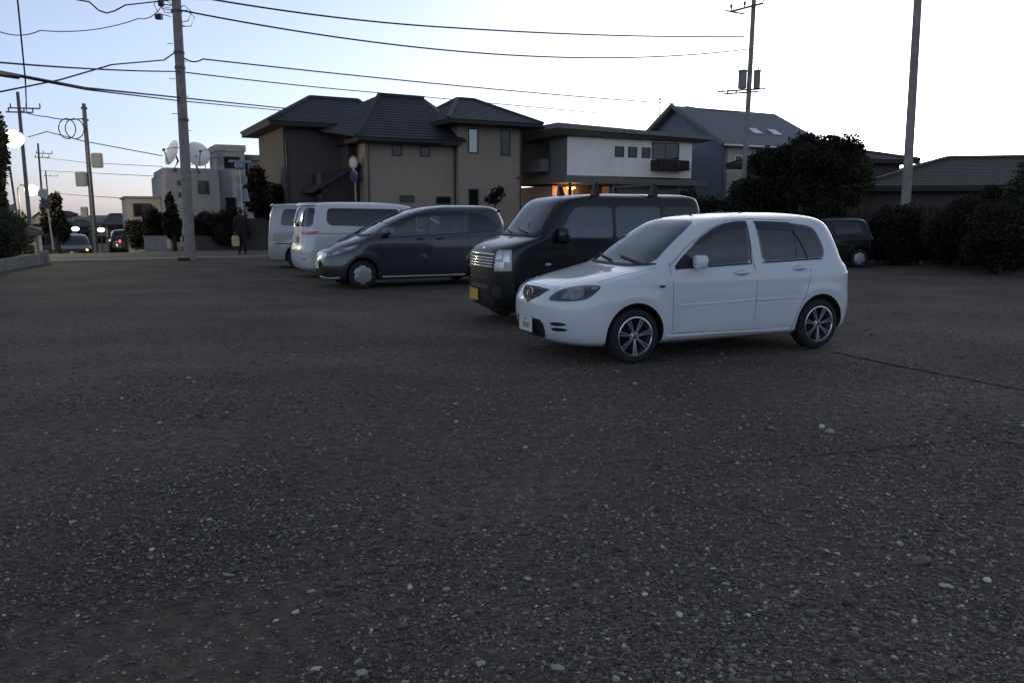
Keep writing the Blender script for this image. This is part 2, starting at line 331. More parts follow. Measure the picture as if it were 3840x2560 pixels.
# ------------------------------------------------------------------ cars
def pchip(x,y,xq):
    h=np.diff(x); d=np.diff(y,axis=0)/h[:,None]; m=np.zeros_like(y)
    for i in range(1,len(x)-1):
        a,b=d[i-1],d[i]; w1=2*h[i]+h[i-1]; w2=h[i]+2*h[i-1]
        ok=a*b>0; m[i]=np.where(ok,(w1+w2)/np.where(ok,w1/np.where(a==0,1,a)+w2/np.where(b==0,1,b),1),0)
    m[0]=d[0]; m[-1]=d[-1]
    i=np.clip(np.searchsorted(x,xq)-1,0,len(x)-2); t=((xq-x[i])/h[i])[:,None]; hh=h[i][:,None]
    return (2*t**3-3*t**2+1)*y[i]+(t**3-2*t**2+t)*hh*m[i]+(-2*t**3+3*t**2)*y[i+1]+(t**3-t**2)*hh*m[i+1]
def shell(rows,nz,nc,ns,barrel,flares=()):
    a=np.array(rows,float); d=np.diff(a[:,:4],axis=0); s=np.concatenate([[0],np.cumsum(np.sqrt(d[:,0]**2+.25*d[:,1]**2+.25*d[:,2]**2+d[:,3]**2)+.02)])
    q=pchip(s,a,np.linspace(0,s[-1],nz)); V=[]
    for z,xf,xr,w,Lf,nf,Lr,nr in q:
        tot=xf-xr; Lf=min(Lf,tot*.5); Lr=min(Lr,tot*.48); w=max(w,.004); half=[]
        for k in range(nc+1):
            t=PI/2*k/nc; half.append((xf-Lf+Lf*math.cos(t)**(2/nf),w*math.sin(t)**(2/nf)))
        for k in range(1,ns): half.append((xf-Lf+(xr+Lr-xf+Lf)*k/ns,w))
        for k in range(nc,-1,-1):
            t=PI/2*k/nc; half.append((xr+Lr-Lr*math.cos(t)**(2/nr),w*math.sin(t)**(2/nr)))
        out=[]
        for x,y in half:
            y*=1-barrel*(x/2)**2
            for fx,fr,fa in flares:
                rr=math.hypot(x-fx,z-fr*.88); y+=fa*math.exp(-((rr-fr*1.15)/.07)**2)*(1 if z>fr*.3 else 0)*min(1,abs(y)/.6)
            out.append((x,y,z))
        V+=out+[(x,-y,z) for x,y,z in out[-2:0:-1]]
    n=len(out)*2-2; F=[]
    for j in range(nz-1):
        for k in range(n): F.append((j*n+k,j*n+(k+1)%n,(j+1)*n+(k+1)%n,(j+1)*n+k))
    F.append(tuple(range(n))[::-1]); F.append(tuple(range((nz-1)*n,nz*n)))
    return V,F
def ellip(c,r,e=.6,nu=16,nv=10):
    vs=[];fs=[]; g=lambda v,p: math.copysign(abs(v)**p,v)
    for j in range(nv+1):
        p=-PI/2+PI*j/nv
        for k in range(nu):
            t=2*PI*k/nu; vs.append((c[0]+r[0]*g(math.cos(p),e)*g(math.cos(t),e),c[1]+r[1]*g(math.cos(p),e)*g(math.sin(t),e),c[2]+r[2]*g(math.sin(p),e)))
    for j in range(nv):
        for k in range(nu): fs.append((j*nu+k,j*nu+(k+1)%nu,(j+1)*nu+(k+1)%nu,(j+1)*nu+k))
    return vs,fs
def chaikin(p,it,rad=.05):
    for _ in range(it):
        q=[]
        for i in range(len(p)):
            a,b=p[i],p[(i+1)%len(p)]; f=min(.28,rad/max(1e-6,math.hypot(b[0]-a[0],b[1]-a[1]))); q+=[(a[0]+(b[0]-a[0])*f,a[1]+(b[1]-a[1])*f),(b[0]+(a[0]-b[0])*f,b[1]+(a[1]-b[1])*f)]
        p=q; rad*=.35
    return p
def seats(c,xs,w,z,zb,dash,lhd=-1):
    for x in xs:
        for sg in (1,-1):
            st=MB().add(*ellip((x,sg*w,zb),(.10,.22,.30),.6)).add(*ellip((x+.22,sg*w,z),(.26,.23,.09),.6)).build('seat','seat',c.root,smooth=70)
            MB().add(*ellip((x-.05,sg*w,zb+.40),(.05,.12,.10),.6)).build('headrest','seat',c.root,smooth=70)
    x,zz,ww=dash; MB().add(*ellip((x,0,zz),(.20,ww,.09),.5)).build('dashboard','interior',c.root,smooth=70)
    MB().tube([(x-.32+.10*math.sin(t),lhd*w+.18*math.cos(t),zz+.05+.15*math.sin(t)) for t in [2*PI*k/20 for k in range(21)]],.014,6,caps=False).build('steering_wheel','interior',c.root,smooth=60)
    MB().box((x-.45,-.10,zz+.33),(x-.43,.10,zz+.39)).build('rear_view_mirror','interior',c.root)
class CarB:
    def __init__(s,name,loc,heading,label,cat,rows,wheels,wr,paint,nz=70,nc=12,ns=60,barrel=.02,flare=.012,group=None,arch=1.17,cabin=None):
        s.root=empty(name,(loc[0],loc[1],loc[2] if len(loc)>2 else 0),R(heading+180),label,cat,group)
        fl=[(x,wr*arch/1.0,flare) for x in wheels] if flare else []
        V,F=shell(rows,nz,nc,ns,barrel,fl); s.bvh=BVHTree.FromPolygons([Vector(v) for v in V],F)
        me=bpy.data.meshes.new('body'); me.from_pydata(V,[],F)
        for m in (paint,'under'): me.materials.append(M[m])
        bm=bmesh.new(); bm.from_mesh(me); bmesh.ops.recalc_face_normals(bm,faces=bm.faces); bm.to_mesh(me); bm.free()
        w=max(r[3] for r in rows); ra=wr*arch
        cut=MB()
        for x in wheels:
            for sg in (-1,1):
                n=48; y0,y1=sg*(w-.30),sg*(w+.3); ring=[(x+ra*math.cos(2*PI*k/n),wr+.01+ra*math.sin(2*PI*k/n)) for k in range(n)]
                cut.add([(a,y0,b) for a,b in ring]+[(a,y1,b) for a,b in ring],[tuple(range(n)),tuple(range(n,2*n))[::-1]]+[(i,i+n,(i+1)%n+n,(i+1)%n) for i in range(n)])
        cbs=[cut.build('cut','under')]
        if cabin:
            z0,z1,xmax=cabin['z0'],cabin['z1'],cabin['xmax']; a_=np.array(rows,float); zz=np.linspace(z0,z1,10); q=pchip(a_[:,0],a_,zz)
            rr=[(z,min(r[1]-.07,xmax),r[2]+.07,r[3]-.05,min(r[4],.3),3,.25,3) for z,r in zip(zz,q)]
            Vc,Fc=shell(rr,12,6,14,barrel); cbs.append(MB().add(Vc,Fc).build('cut','under'))
            for poly in cabin['side']:
                cx=sum(q_[0] for q_ in poly)/len(poly); cz=sum(q_[1] for q_ in poly)/len(poly); pp=chaikin([(cx+(x-cx)*.955,cz+(z-cz)*.93) for x,z in poly],1); mb=MB(); n_=len(pp)
                for sg in (1,-1): mb.add([(x,sg*.40,z) for x,z in pp]+[(x,sg*1.3,z) for x,z in pp],[tuple(range(n_)),tuple(range(n_,2*n_))[::-1]]+[(i,i+n_,(i+1)%n_+n_,(i+1)%n_) for i in range(n_)])
                cbs.append(mb.build('cut','under'))
            for poly,xa,xb in cabin['fb']:
                cz=sum(q_[1] for q_ in poly)/len(poly); pp=chaikin([(-x*.96,cz+(z-cz)*.93) for x,z in poly],1); n_=len(pp)
                cbs.append(MB().add([(xa,y,z) for y,z in pp]+[(xb,y,z) for y,z in pp],[tuple(range(n_)),tuple(range(n_,2*n_))[::-1]]+[(i,i+n_,(i+1)%n_+n_,(i+1)%n_) for i in range(n_)]).build('cut','under'))
        tmp=bpy.data.objects.new('tmp',me); col.objects.link(tmp)
        for cb in cbs:
            md=tmp.modifiers.new('b','BOOLEAN'); md.operation='DIFFERENCE'; md.object=cb; md.solver='EXACT'
        dg=bpy.context.evaluated_depsgraph_get(); m2=bpy.data.meshes.new_from_object(tmp.evaluated_get(dg))
        bpy.data.objects.remove(tmp)
        for cb in cbs: bpy.data.objects.remove(cb)
        m2.name='body'; 
        while len(m2.materials)<2: m2.materials.append(M['under'])
        m2.materials.clear()
        for m_ in (M[paint],M['under'],M['interior']): m2.materials.append(m_)
        bm=bmesh.new(); bm.from_mesh(m2)
        for f in bm.faces:
            c=f.calc_center_median(); f.smooth=True; inner=abs(f.normal.z)>.97 and c.z<rows[0][0]+.03
            f.material_index=0
            for x in wheels:
                d=math.hypot(c.x-x,c.z-wr-.01)
                if d<ra+.004 and abs(c.y)<w and (d>ra-.02 and (Vector((c.x-x,c.z-wr-.01)).normalized().dot(Vector((f.normal.x,f.normal.z))))<-.6 or abs(abs(c.y)-(w-.30))<.01): f.material_index=1
            if inner: f.material_index=1
            if cabin and f.material_index==0 and c.z>cabin['z0']-.02:
                hh=s.bvh.find_nearest(c)
                if hh[3] is not None and hh[3]>.012: f.material_index=2
        for e in bm.edges:
            if len(e.link_faces)==2 and (e.calc_face_angle(0)>R(38) or e.link_faces[0].material_index!=e.link_faces[1].material_index): e.smooth=False
        bm.to_mesh(m2); bm.free()
        s.body=bpy.data.objects.new('body',m2); link(s.body,s.root); s.w=w; s.wr=wr
    def cast(s,sx,z,a):
        n=Vector((math.cos(a),math.sin(a),0)); r=Vector((math.sin(a),-math.cos(a),0)); o=r*sx+n*5+Vector((0,0,z))
        h=s.bvh.ray_cast(o,-n)
        if h[0] is None:
            h=s.bvh.find_nearest(r*sx+n*s.w+Vector((0,0,z)))
        p,nn=h[0],h[1]
        if nn.dot(n)<0: nn=-nn
        return p,nn
    def panel(s,name,m,poly,a=90,off=.004,nx=24,nz=10,rnd=2,depth=.02,mirror=False,parent=None,label=None,rad=.05):
        ar=R(a); p=chaikin(poly,rnd,rad) if rnd else poly; x0=min(q[0] for q in p); x1=max(q[0] for q in p); G=[];I=[]
        for i in range(nx+1):
            x=x0+(x1-x0)*(.5-.5*math.cos(PI*min(max(i/nx,.012),.988))); zs=[]
            for k in range(len(p)):
                (ax,az),(bx,bz)=p[k],p[(k+1)%len(p)]
                if (ax-x)*(bx-x)<=0 and ax!=bx: zs.append(az+(bz-az)*(x-ax)/(bx-ax))
            lo,hi=min(zs),max(zs)
            for j in range(nz+1):
                q,n=s.cast(x,lo+(hi-lo)*j/nz,ar); G.append(q+n*off); I.append(q-n*depth)
        F=[(i*(nz+1)+j,(i+1)*(nz+1)+j,(i+1)*(nz+1)+j+1,i*(nz+1)+j+1) for i in range(nx) for j in range(nz)]
        loop=[i*(nz+1) for i in range(nx+1)]+[nx*(nz+1)+j for j in range(1,nz+1)]+[i*(nz+1)+nz for i in range(nx-1,-1,-1)]+[j for j in range(nz-1,0,-1)]
        k0=len(G); V=G+[I[i] for i in loop]; L=len(loop)
        F+=[(loop[i],k0+i,k0+(i+1)%L,loop[(i+1)%L]) for i in range(L)]
        o=None
        for sg in ((1,-1) if mirror else (1,)):
            mb=MB().add([(v[0],v[1]*sg,v[2]) for v in V],F); o2=mb.build(name,m,parent or s.root,smooth=40); o=o or o2
            if label and sg==1: o2['label']=label
        s.last=p
        return o
    def line(s,name,m,pts,r=.0028,a=90,off=0,sub=6,mirror=False,parent=None):
        ar=R(a); P=[]
        for i in range(len(pts)-1):
            for k in range(sub): P.append((pts[i][0]+(pts[i+1][0]-pts[i][0])*k/sub,pts[i][1]+(pts[i+1][1]-pts[i][1])*k/sub))
        P.append(pts[-1]); T=[]
        for x,z in P: q,n=s.cast(x,z,ar); T.append(q+n*off)
        for sg in ((1,-1) if mirror else (1,)): o=MB().tube([(v[0],v[1]*sg,v[2]) for v in T],r,6).build(name,m,parent or s.root,smooth=60)
        return o
    def blob(s,name,m,c,r,e=.6,parent=None,rz=0,mirror=False):
        for sg in ((1,-1) if mirror else (1,)):
            o=MB().add(*ellip((0,0,0),r,e)).build(name,m,parent or s.root,smooth=70); o.location=(c[0],c[1]*sg,c[2]); o.rotation_euler=(0,0,rz*sg)
        return o
    def wheels_add(s,xs,ytr,style,rr):
        first=None
        for x in xs:
            for sg in (1,-1):
                if first is None:
                    first=make_wheel(s.wr,rr,style); first.parent=s.root; w=first
                else: w=copy_tree(first,s.root)
                w.location=(x,sg*ytr,s.wr); w.rotation_euler=(0,random.random()*.6*0,0 if sg>0 else PI)
    def mirror_(s,x,y,z,m,sz=(.06,.10,.07)):
        for sg in (1,-1):
            o=MB().add(*ellip((0,0,0),sz,.55)).build('door_mirror',m,s.root,smooth=70); o.location=(x,sg*(y+sz[1]),z); o.rotation_euler=(0,0,-.25*sg)
            k=MB().bar((.0,-sg*sz[1]*1.5,-.03),(0,0,-.03),.05,.03).build('mirror_stalk','trim',o); 
            g=MB().add(*ellip((-sz[0]*.55,0,0),(sz[0]*.6,sz[1]*.86,sz[2]*.84),.5)).build('mirror_glass','glass',o,smooth=70)
def make_wheel(r,rr,style):
    w=bpy.data.objects.new('wheel',None); col.objects.link(w); w.empty_display_size=.1
    MB().lathe([(rr,-.02),(rr+.006,.0),(rr+.03,.008),(r-.035,.006),(r-.012,-.008),(r,-.03),(r,-.15),(r-.02,-.185),(rr,-.19),(rr,-.02)],48,axis='y').build('tyre','tyre',w,smooth=40)
    if style=='alloy':
        rb=MB().lathe([(rr+.003,-.004),(rr+.004,.006),(rr-.008,.009),(rr-.014,.002),(rr-.017,-.02),(rr-.022,-.10)],48,axis='y')
        for k in range(7):
            for d in (-.10,.10):
                t=2*PI*k/7+.22; a=t+d; b=t+d*.9
                rb.bar((.035*math.cos(a),-.022,.035*math.sin(a)),((rr-.012)*math.cos(b),-.010,(rr-.012)*math.sin(b)),.026,.0145)
        rb.lathe([(.0,-.006),(.026,-.008),(.032,-.014),(.05,-.022),(.052,-.05)],20,axis='y')
        rb.build('rim','alloy',w,smooth=35)
        MB().lathe([(0,-.075),(rr-.03,-.075),(rr-.03,-.1)],24,axis='y').build('brake_disc','under',w)
        MB().lathe([(0,-.002),(.02,-.004),(.024,-.009)],14,axis='y').build('centre_cap','steel',w,smooth=40)
    else:
        n=72; vs=[(0,.012,0)];fs=[]
        for j,(q,h) in enumerate(((.3,.012),(.62,.008),(.9,-.004),(1,-.012))):
            for k in range(n):
                t=2*PI*k/n; lob=1 if j<2 else (1-.10*max(0,math.cos(t*6))**3*(j==2)-.13*max(0,math.cos(t*6))**2*(j==3))
                vs.append((q*rr*lob*math.cos(t),h,q*rr*lob*math.sin(t)))
        for k in range(n): fs.append((0,1+k,1+(k+1)%n))
        for j in range(3):
            for k in range(n): fs.append((1+j*n+k,1+(j+1)*n+k,1+(j+1)*n+(k+1)%n,1+j*n+(k+1)%n))
        MB().add(vs,fs).build('hubcap','hubcap' if style=='cap' else 'alloy',w,smooth=50)
        MB().lathe([(0,-.05),(rr-.002,-.05),(rr-.002,-.1)],24,axis='y').build('brake_disc','under',w)
    return w
def text_mesh(body,size,m,parent,loc,rot,extr=.0012):
    cu=bpy.data.curves.new('t','FONT'); cu.body=body; cu.size=size; cu.extrude=extr; cu.align_x='CENTER'; cu.align_y='CENTER'
    t=bpy.data.objects.new('t',cu); col.objects.link(t); dg=bpy.context.evaluated_depsgraph_get(); dg.update()
    me=bpy.data.meshes.new_from_object(t.evaluated_get(dg)); bpy.data.objects.remove(t); me.name='lettering'
    me.materials.clear(); me.materials.append(M[m]); o=bpy.data.objects.new('lettering',me); link(o,parent); o.location=loc; o.rotation_euler=rot; return o
def plate(c,x,z,m,ink,txt,tilt=0,y=0,label=None):
    p=MB().box((-.005,-.165,-.0825),(.005,.165,.0825)).build('number_plate',m,c.root,bevel=.004); p.location=(x,y,z); p.rotation_euler=(0,tilt,0 if x>0 else PI)
    if txt:
        text_mesh(txt[1],.085,ink,p,(.0065,.02,-.015),(R(90),0,R(90))); text_mesh(txt[0],.035,ink,p,(.0065,0,.052),(R(90),0,R(90)))
    return p

# white hatchback
rowsW=[(.19,1.92,-1.80,.70,.50,2.6,.35,2.5),(.24,2.03,-1.86,.79,.55,2.6,.4,2.6),(.35,2.09,-1.90,.825,.58,2.6,.4,2.6),(.50,2.12,-1.92,.838,.60,2.6,.42,2.7),
 (.62,2.115,-1.91,.842,.62,2.6,.42,2.7),(.70,2.085,-1.88,.845,.64,2.6,.4,2.8),(.78,2.01,-1.86,.842,.66,2.6,.38,3),(.84,1.82,-1.85,.840,.60,2.7,.36,3),
 (.89,1.60,-1.845,.833,.52,2.9,.34,3),(.915,1.48,-1.84,.816,.46,2.9,.34,3),(.95,1.32,-1.83,.80,.42,3,.32,3),(.99,1.14,-1.81,.772,.34,3,.32,3),(1.03,1.05,-1.79,.755,.32,3.2,.32,3),(1.2,.80,-1.725,.715,.32,3.2,.32,3),
 (1.36,.55,-1.655,.665,.32,3.2,.32,3),(1.46,.38,-1.60,.62,.34,3,.32,2.8),(1.51,.25,-1.54,.565,.38,2.8,.34,2.6),(1.545,.06,-1.42,.47,.42,2.5,.34,2.4),(1.57,-.18,-1.2,.34,.4,2.2,.3,2.2),(1.582,-.42,-.95,.18,.2,2,.15,2),(1.585,-.62,-.78,.04,.07,2,.07,2)]
WX=(1.245,-1.245)
c=CarB('white_hatchback',(2.12,9.49),23.0,'white five-door hatchback with alloy wheels parked nearest, in the middle of the gravel lot','car',rowsW,WX,.295,'white_paint',nz=90,nc=16,ns=90,barrel=.03,
  cabin=dict(z0=.62,z1=1.50,xmax=1.0,side=[[(.76,.985),(.72,1.04),(.54,1.19),(.36,1.315),(.20,1.40),(.03,1.452),(-.14,1.475),(-.285,1.48),(-.27,1.022),(.4,.992)],[(-.40,1.478),(-.90,1.462),(-1.20,1.425),(-1.27,1.36),(-1.335,1.20),(-1.35,1.10),(-1.31,1.055),(-.43,1.03)]],fb=[([(-.645,1.04),(-.56,1.27),(-.47,1.475),(-.3,1.492),(.3,1.492),(.47,1.475),(.56,1.27),(.645,1.04),(.4,1.012),(-.4,1.012)],.15,2.6),([(-.52,1.44),(-.6,1.12),(.6,1.12),(.52,1.44)],-1.35,-2.6)]))
seats(c,(.02,-.85),.36,.68,.92,(.86,.93,.62))
white=c
c.panel('side_window','glass_side',[(.76,.985),(.72,1.04),(.54,1.19),(.36,1.315),(.20,1.40),(.03,1.452),(-.14,1.475),(-.285,1.48),(-.27,1.022),(.4,.992)],mirror=True,off=.003,nx=30,rnd=2)
c.panel('side_window','glass_side',[(-.40,1.478),(-.90,1.462),(-1.20,1.425),(-1.27,1.36),(-1.335,1.20),(-1.35,1.10),(-1.31,1.055),(-.43,1.03)],mirror=True,off=.003,nx=30,rnd=1)
for nm,ps in (('window_seal',[(.74,.985),(-.27,1.018)]),('window_seal',[(-.43,1.025),(-1.31,1.05)]),('window_seal',[(-.288,1.475),(-.272,1.02)]),('window_seal',[(-.915,1.455),(-.93,1.057)]),):
    c.line(nm,'trim',ps,r=.008 if ps[0][0]!=-.915 else .006,mirror=True)
c.line('window_seal','trim',[(-.90,1.40),(-.98,1.28),(-1.09,1.055)],r=.012,mirror=True)
c.panel('mirror_sail','trim',[(.755,.985),(.715,1.04),(.56,1.17),(.52,.99)],mirror=True,off=.007,rnd=1,nx=10)
c.panel('rain_visor','glass_dark',[(.47,1.245),(.36,1.318),(.20,1.402),(.03,1.455),(-.14,1.478),(-.285,1.482),(-.285,1.41),(-.12,1.40),(.03,1.375),(.20,1.32),(.36,1.24)],mirror=True,off=.010,depth=.006,rnd=0,nz=4)
c.panel('rain_visor','glass_dark',[(-.40,1.48),(-.90,1.464),(-.965,1.38),(-.93,1.37),(-.41,1.395)],mirror=True,off=.010,depth=.006,rnd=0,nz=4)
c.panel('windshield','glass',[(-.645,1.04),(-.56,1.27),(-.47,1.475),(-.3,1.492),(.3,1.492),(.47,1.475),(.56,1.27),(.645,1.04),(.4,1.012),(-.4,1.012)],a=0,nx=40,nz=22,off=.004,rnd=1)
c.panel('cowl','trim',[(-.70,1.03),(-.4,1.0),(.4,1.0),(.70,1.03),(.66,1.045),(.4,1.022),(-.4,1.022),(-.66,1.045)],a=0,nx=30,nz=3,off=.008,rnd=1)
c.panel('rear_window','glass_dark',[(-.52,1.44),(-.6,1.12),(.6,1.12),(.52,1.44)],a=180,nx=20,off=.004)
for sx in (-.52,.02):
    c.line('wiper','trim',[(sx,1.03),(sx+.25,1.06),(sx+.52,1.085)],r=.009,a=0,off=.02,sub=4)
# seams, mouldings, handles
for ps in ([(.80,1.06),(.815,.95),(.80,.72),(.795,.30)],[(-.285,1.46),(-.30,.95),(-.29,.28)],[(.795,.30),(-.84,.275)],[(-.84,.275),(-.90,.45),(-1.02,.68),(-1.10,.98)],[(.95,1.0),(1.30,.93),(1.60,.865)]):
    c.line('panel_gap','under',ps,r=.0024,mirror=True)
c.line('panel_gap','under',[(-.60,.60),(-.45,.735),(-.38,.80),(.38,.80),(.45,.735),(.60,.60)][1:5],r=.002,a=0)
c.line('roof_gutter','under',[(.80,1.02),(.56,1.215),(.23,1.405),(-.04,1.49),(-.35,1.508),(-.98,1.487)],r=.003,mirror=True)
c.line('door_moulding','white_paint',[(.736,.600),(-.27,.618)],r=.010,mirror=True); c.line('door_moulding','white_paint',[(-.31,.619),(-.865,.629)],r=.010,mirror=True)
c.line('sill_trim','white_paint',[(.86,.275),(-.82,.262)],r=.018,mirror=True,off=-.004)
for x,z in ((-.10,.925),(-.93,.955)):
    q,n=c.cast(x,z,R(90)); c.panel('handle_shade','trim',[(x-.07,z-.03),(x+.07,z-.03),(x+.06,z+.025),(x-.06,z+.025)],off=.0015,rnd=2,nx=10,nz=4,mirror=True).data.materials[0]=M['hubcap']  # dark surface patch paints the shade behind the handle, no hollow modelled
    c.blob('door_handle','white_paint',(x,q.y+.022,z),(.10,.018,.019),.7,mirror=True)
c.panel('side_marker','lens_dark',[(.905,.80),(.975,.80),(.985,.825),(.90,.825)],off=.006,rnd=2,nx=8,nz=4,mirror=True)
c.mirror_(.50,.77,1.06,'white_paint',(.065,.105,.075))
# front
c.panel('grille','trim',[(-.31,.775),(0,.783),(.31,.775),(.22,.70),(0,.615),(-.22,.70)],a=0,off=.004,rnd=0,nx=24,nz=6)
for k in range(3): c.line('grille_bar','under',[(-.22+.05*k,.745-.035*k),(.22-.05*k,.745-.035*k)],r=.005,a=0,off=.006)
q,n=c.cast(0,.72,0); em=MB().add(*[[(0+.004*math.cos(t*0),.068*math.cos(t),.050*math.sin(t)) for t in [0]],[]]) 
em=MB().tube([(0,.066*math.cos(2*PI*k/24),.050*math.sin(2*PI*k/24)) for k in range(25)],.006,6,caps=False).tube([(0,-.060,.018),(0,-.02,.012),(0,0,-.026),(0,.02,.012),(0,.060,.018)],.006,6).build('emblem','chrome',c.root,smooth=60); em.location=q+Vector((.016,0,0)); em.rotation_euler=(0,R(-12),0)
c.panel('lower_intake','trim',[(-.33,.455),(.33,.455),(.33,.30),(.24,.245),(-.24,.245),(-.33,.30)],a=0,off=.004,rnd=1,nx=24,nz=6)
plate(c,2.14,.385,'plate_white','ink_green',('50','18-81'),tilt=0)
for sg in (1,-1):
    for z0,z1 in ((.41,.452),(.352,.394)):
        c.panel('fog_vent','trim',[(sg*-.82 if 0 else sg*.0+x,z) for x,z in ((-.09,z0),(.09,z0),(.085,z1),(-.085,z1))] if 0 else [(sg*x,z) for x,z in ((.45,z0),(.62,z0+.01),(.64,z1),(.45,z1))],a=-28*sg*-1 if 0 else 0,off=.004,rnd=1,nx=8,nz=4)
def headlight(c,poly,sub,a,m1='lens_dark',m2='lens',rnd=2,name='headlight',rad=.05):
    o=c.panel(name,m1,poly,a=a,off=.004,rnd=rnd,rad=rad,nx=24,nz=8); bx=[c.panel('reflector',m2,sp,a=a,off=.008,depth=.002,rnd=rnd,rad=rad*.6,nx=12,nz=6,parent=o) for sp in sub]
    # mirrored twin
    for q in [o]+bx:
        me=q.data.copy(); me.transform(Matrix.Scale(-1,4,(0,1,0))); me.flip_normals(); d=bpy.data.objects.new(q.name.split('.')[0],me)
        link(d,c.root if q is o else c._tw)
        if q is o: c._tw=d
HLW=[(.42,.665),(.52,.76),(.66,.835),(.86,.86),(1.02,.862),(1.10,.845),(.98,.76),(.82,.69),(.66,.66)]
headlight(c,[(1.20,.668),(1.10,.755),(1.0,.80),(.85,.828),(.70,.838),(.61,.826),(.65,.775),(.71,.715),(.78,.69),(.95,.672)],[[(1.02,.69),(1.0,.76),(.90,.802),(.79,.818),(.76,.752),(.80,.705)],[(.71,.785),(.71,.82),(.635,.822),(.67,.782)]],45)
c.panel('tail_lamp','red_lens',[(-.74,.90),(-.60,.88),(-.615,1.04),(-.70,1.04)],a=150,off=.010,rnd=2,mirror=True,nx=10)
c.panel('rear_panel_gap','under',[(-.55,.70),(.55,.70),(.55,.704),(-.55,.704)],a=180,off=.002,rnd=0,nx=10,nz=1)
q,n=c.cast(0,1.5,0); MB().tube([(.05,0,1.535),(.02,0,1.565),(-.06,0,1.60)],[.012,.009,.004],8).build('antenna','trim',c.root)
for y in (.3,-.12): MB().add(*ellip((1.13,y,.975),(.02,.014,.008),1)).build('washer_nozzle','under',c.root)
c.wheels_add(WX,.815,'alloy',.208)

# black box van
rowsV=[(.18,1.52,-1.62,.60,.3,3,.2,3),(.25,1.63,-1.68,.71,.34,3,.2,3),(.45,1.69,-1.70,.735,.36,3,.2,3),(.62,1.69,-1.70,.738,.36,3,.2,3),(.80,1.685,-1.70,.738,.36,3,.2,3),
 (1.0,1.665,-1.70,.738,.36,3,.2,3),(1.10,1.61,-1.70,.737,.36,3,.2,3),(1.17,1.47,-1.70,.735,.33,3,.2,3.2),(1.22,1.30,-1.70,.732,.28,3.2,.2,3.2),(1.26,1.17,-1.69,.728,.25,3.4,.2,3.2),
 (1.32,1.10,-1.69,.722,.25,3.4,.2,3.2),(1.5,.97,-1.68,.70,.25,3.2,.2,3.2),(1.72,.80,-1.66,.665,.26,3,.2,3),(1.80,.70,-1.64,.635,.28,2.8,.2,2.8),(1.845,.52,-1.58,.58,.3,2.6,.22,2.6),(1.875,.2,-1.4,.46,.3,2.3,.2,2.3),(1.885,-.1,-1.1,.30,.2,2,.2,2),(1.888,-.4,-.8,.06,.1,2,.1,2)]
rowsV=[(z*.985,xf*1.03,xr*1.03,w,Lf,nf,Lr,nr) for z,xf,xr,w,Lf,nf,Lr,nr in rowsV]
VX=(1.10,-1.34)
c=CarB('black_van',(1.12,12.3),24,'black box van with yellow plate and roof bars parked behind the white hatchback','van',rowsV,VX,.285,'black_paint',nz=80,nc=12,ns=60,barrel=.01,flare=.008,
  cabin=dict(z0=.75,z1=1.80,xmax=1.1,side=[[(.86,1.22),(.76,1.36),(.60,1.60),(.52,1.66),(-.05,1.665),(-.05,1.20)],[(-.11,1.665),(-.88,1.665),(-.88,1.20),(-.11,1.20)]],fb=[([(-.62,1.29),(-.56,1.60),(-.51,1.79),(.51,1.79),(.56,1.60),(.62,1.29)],.5,2.6)]))
seats(c,(.0,-.75),.34,.85,1.12,(1.05,1.16,.60))
van=c
c.panel('side_window','glass_side',[(.86,1.22),(.76,1.36),(.60,1.60),(.52,1.66),(-.05,1.665),(-.05,1.20)],mirror=True,off=.003,rnd=1,nx=24)
c.panel('side_window','glass_side',[(-.11,1.665),(-.88,1.665),(-.88,1.20),(-.11,1.20)],mirror=True,off=.003,rnd=1,nx=20)
c.panel('side_window','glass_dark',[(-.94,1.665),(-1.55,1.65),(-1.57,1.22),(-.94,1.20)],mirror=True,off=.003,rnd=1,nx=16)
c.panel('windshield','glass',[(-.62,1.29),(-.56,1.60),(-.51,1.79),(.51,1.79),(.56,1.60),(.62,1.29)],a=0,nx=30,nz=16,off=.004,rnd=2)
c.panel('cowl','trim',[(-.62,1.245),(.62,1.245),(.62,1.275),(-.62,1.275)],a=0,nx=24,nz=3,off=.01,rnd=0)
for sx in (-.4,.15): c.line('wiper','trim',[(sx,1.28),(sx+.22,1.31),(sx+.42,1.33)],r=.009,a=0,off=.02,sub=4)
for ps in ([(.92,1.22),(.93,.9),(.86,.62),(.80,.27)],[(-.08,1.67),(-.08,.27)],[(-.91,1.67),(-.91,.27)],[(.80,.27),(-.95,.27)]): c.line('panel_gap','under',ps,r=.0025,mirror=True)
for x in (.10,-.24): c.blob('door_handle','black_paint',(x,.75,1.02),(.09,.013,.016),.7,mirror=True)
c.mirror_(.80,.71,1.26,'black_paint',(.075,.10,.11))
for k,z in enumerate((.995,.945,.905,.865,.825)): c.line('grille_bar','chrome',[(-.44+.005*k,z),(.44-.005*k,z)],r=.017 if k==0 else .011,a=0,off=.004,sub=10)
c.panel('grille','trim',[(-.46,1.0),(.46,1.0),(.42,.80),(-.42,.80)],a=0,off=.003,rnd=1,nx=20)
c.blob('emblem','chrome',(1.66,0,1.065),(.01,.045,.03),.9)
headlight(c,[(.37,1.065),(.115,1.072),(.095,.78),(.40,.765),(.39,.94)],[[(.35,1.045),(.245,1.045),(.245,.94),(.36,.93)],[(.225,1.04),(.135,1.04),(.125,.90),(.225,.91)],[(.37,.90),(.20,.905),(.21,.80),(.385,.79)]],28,'silver_paint','clear',1,rad=.015)
c.line('bumper_edge','trim',[(-.62,.60),(-.45,.66),(.45,.66),(.62,.60)],r=.006,a=0)
for sg in (1,-1): c.panel('fog_recess','trim',[(sg*.42,.38),(sg*.60,.38),(sg*.62,.56),(sg*.42,.56)],a=0,off=.003,rnd=1,nx=10,nz=6)
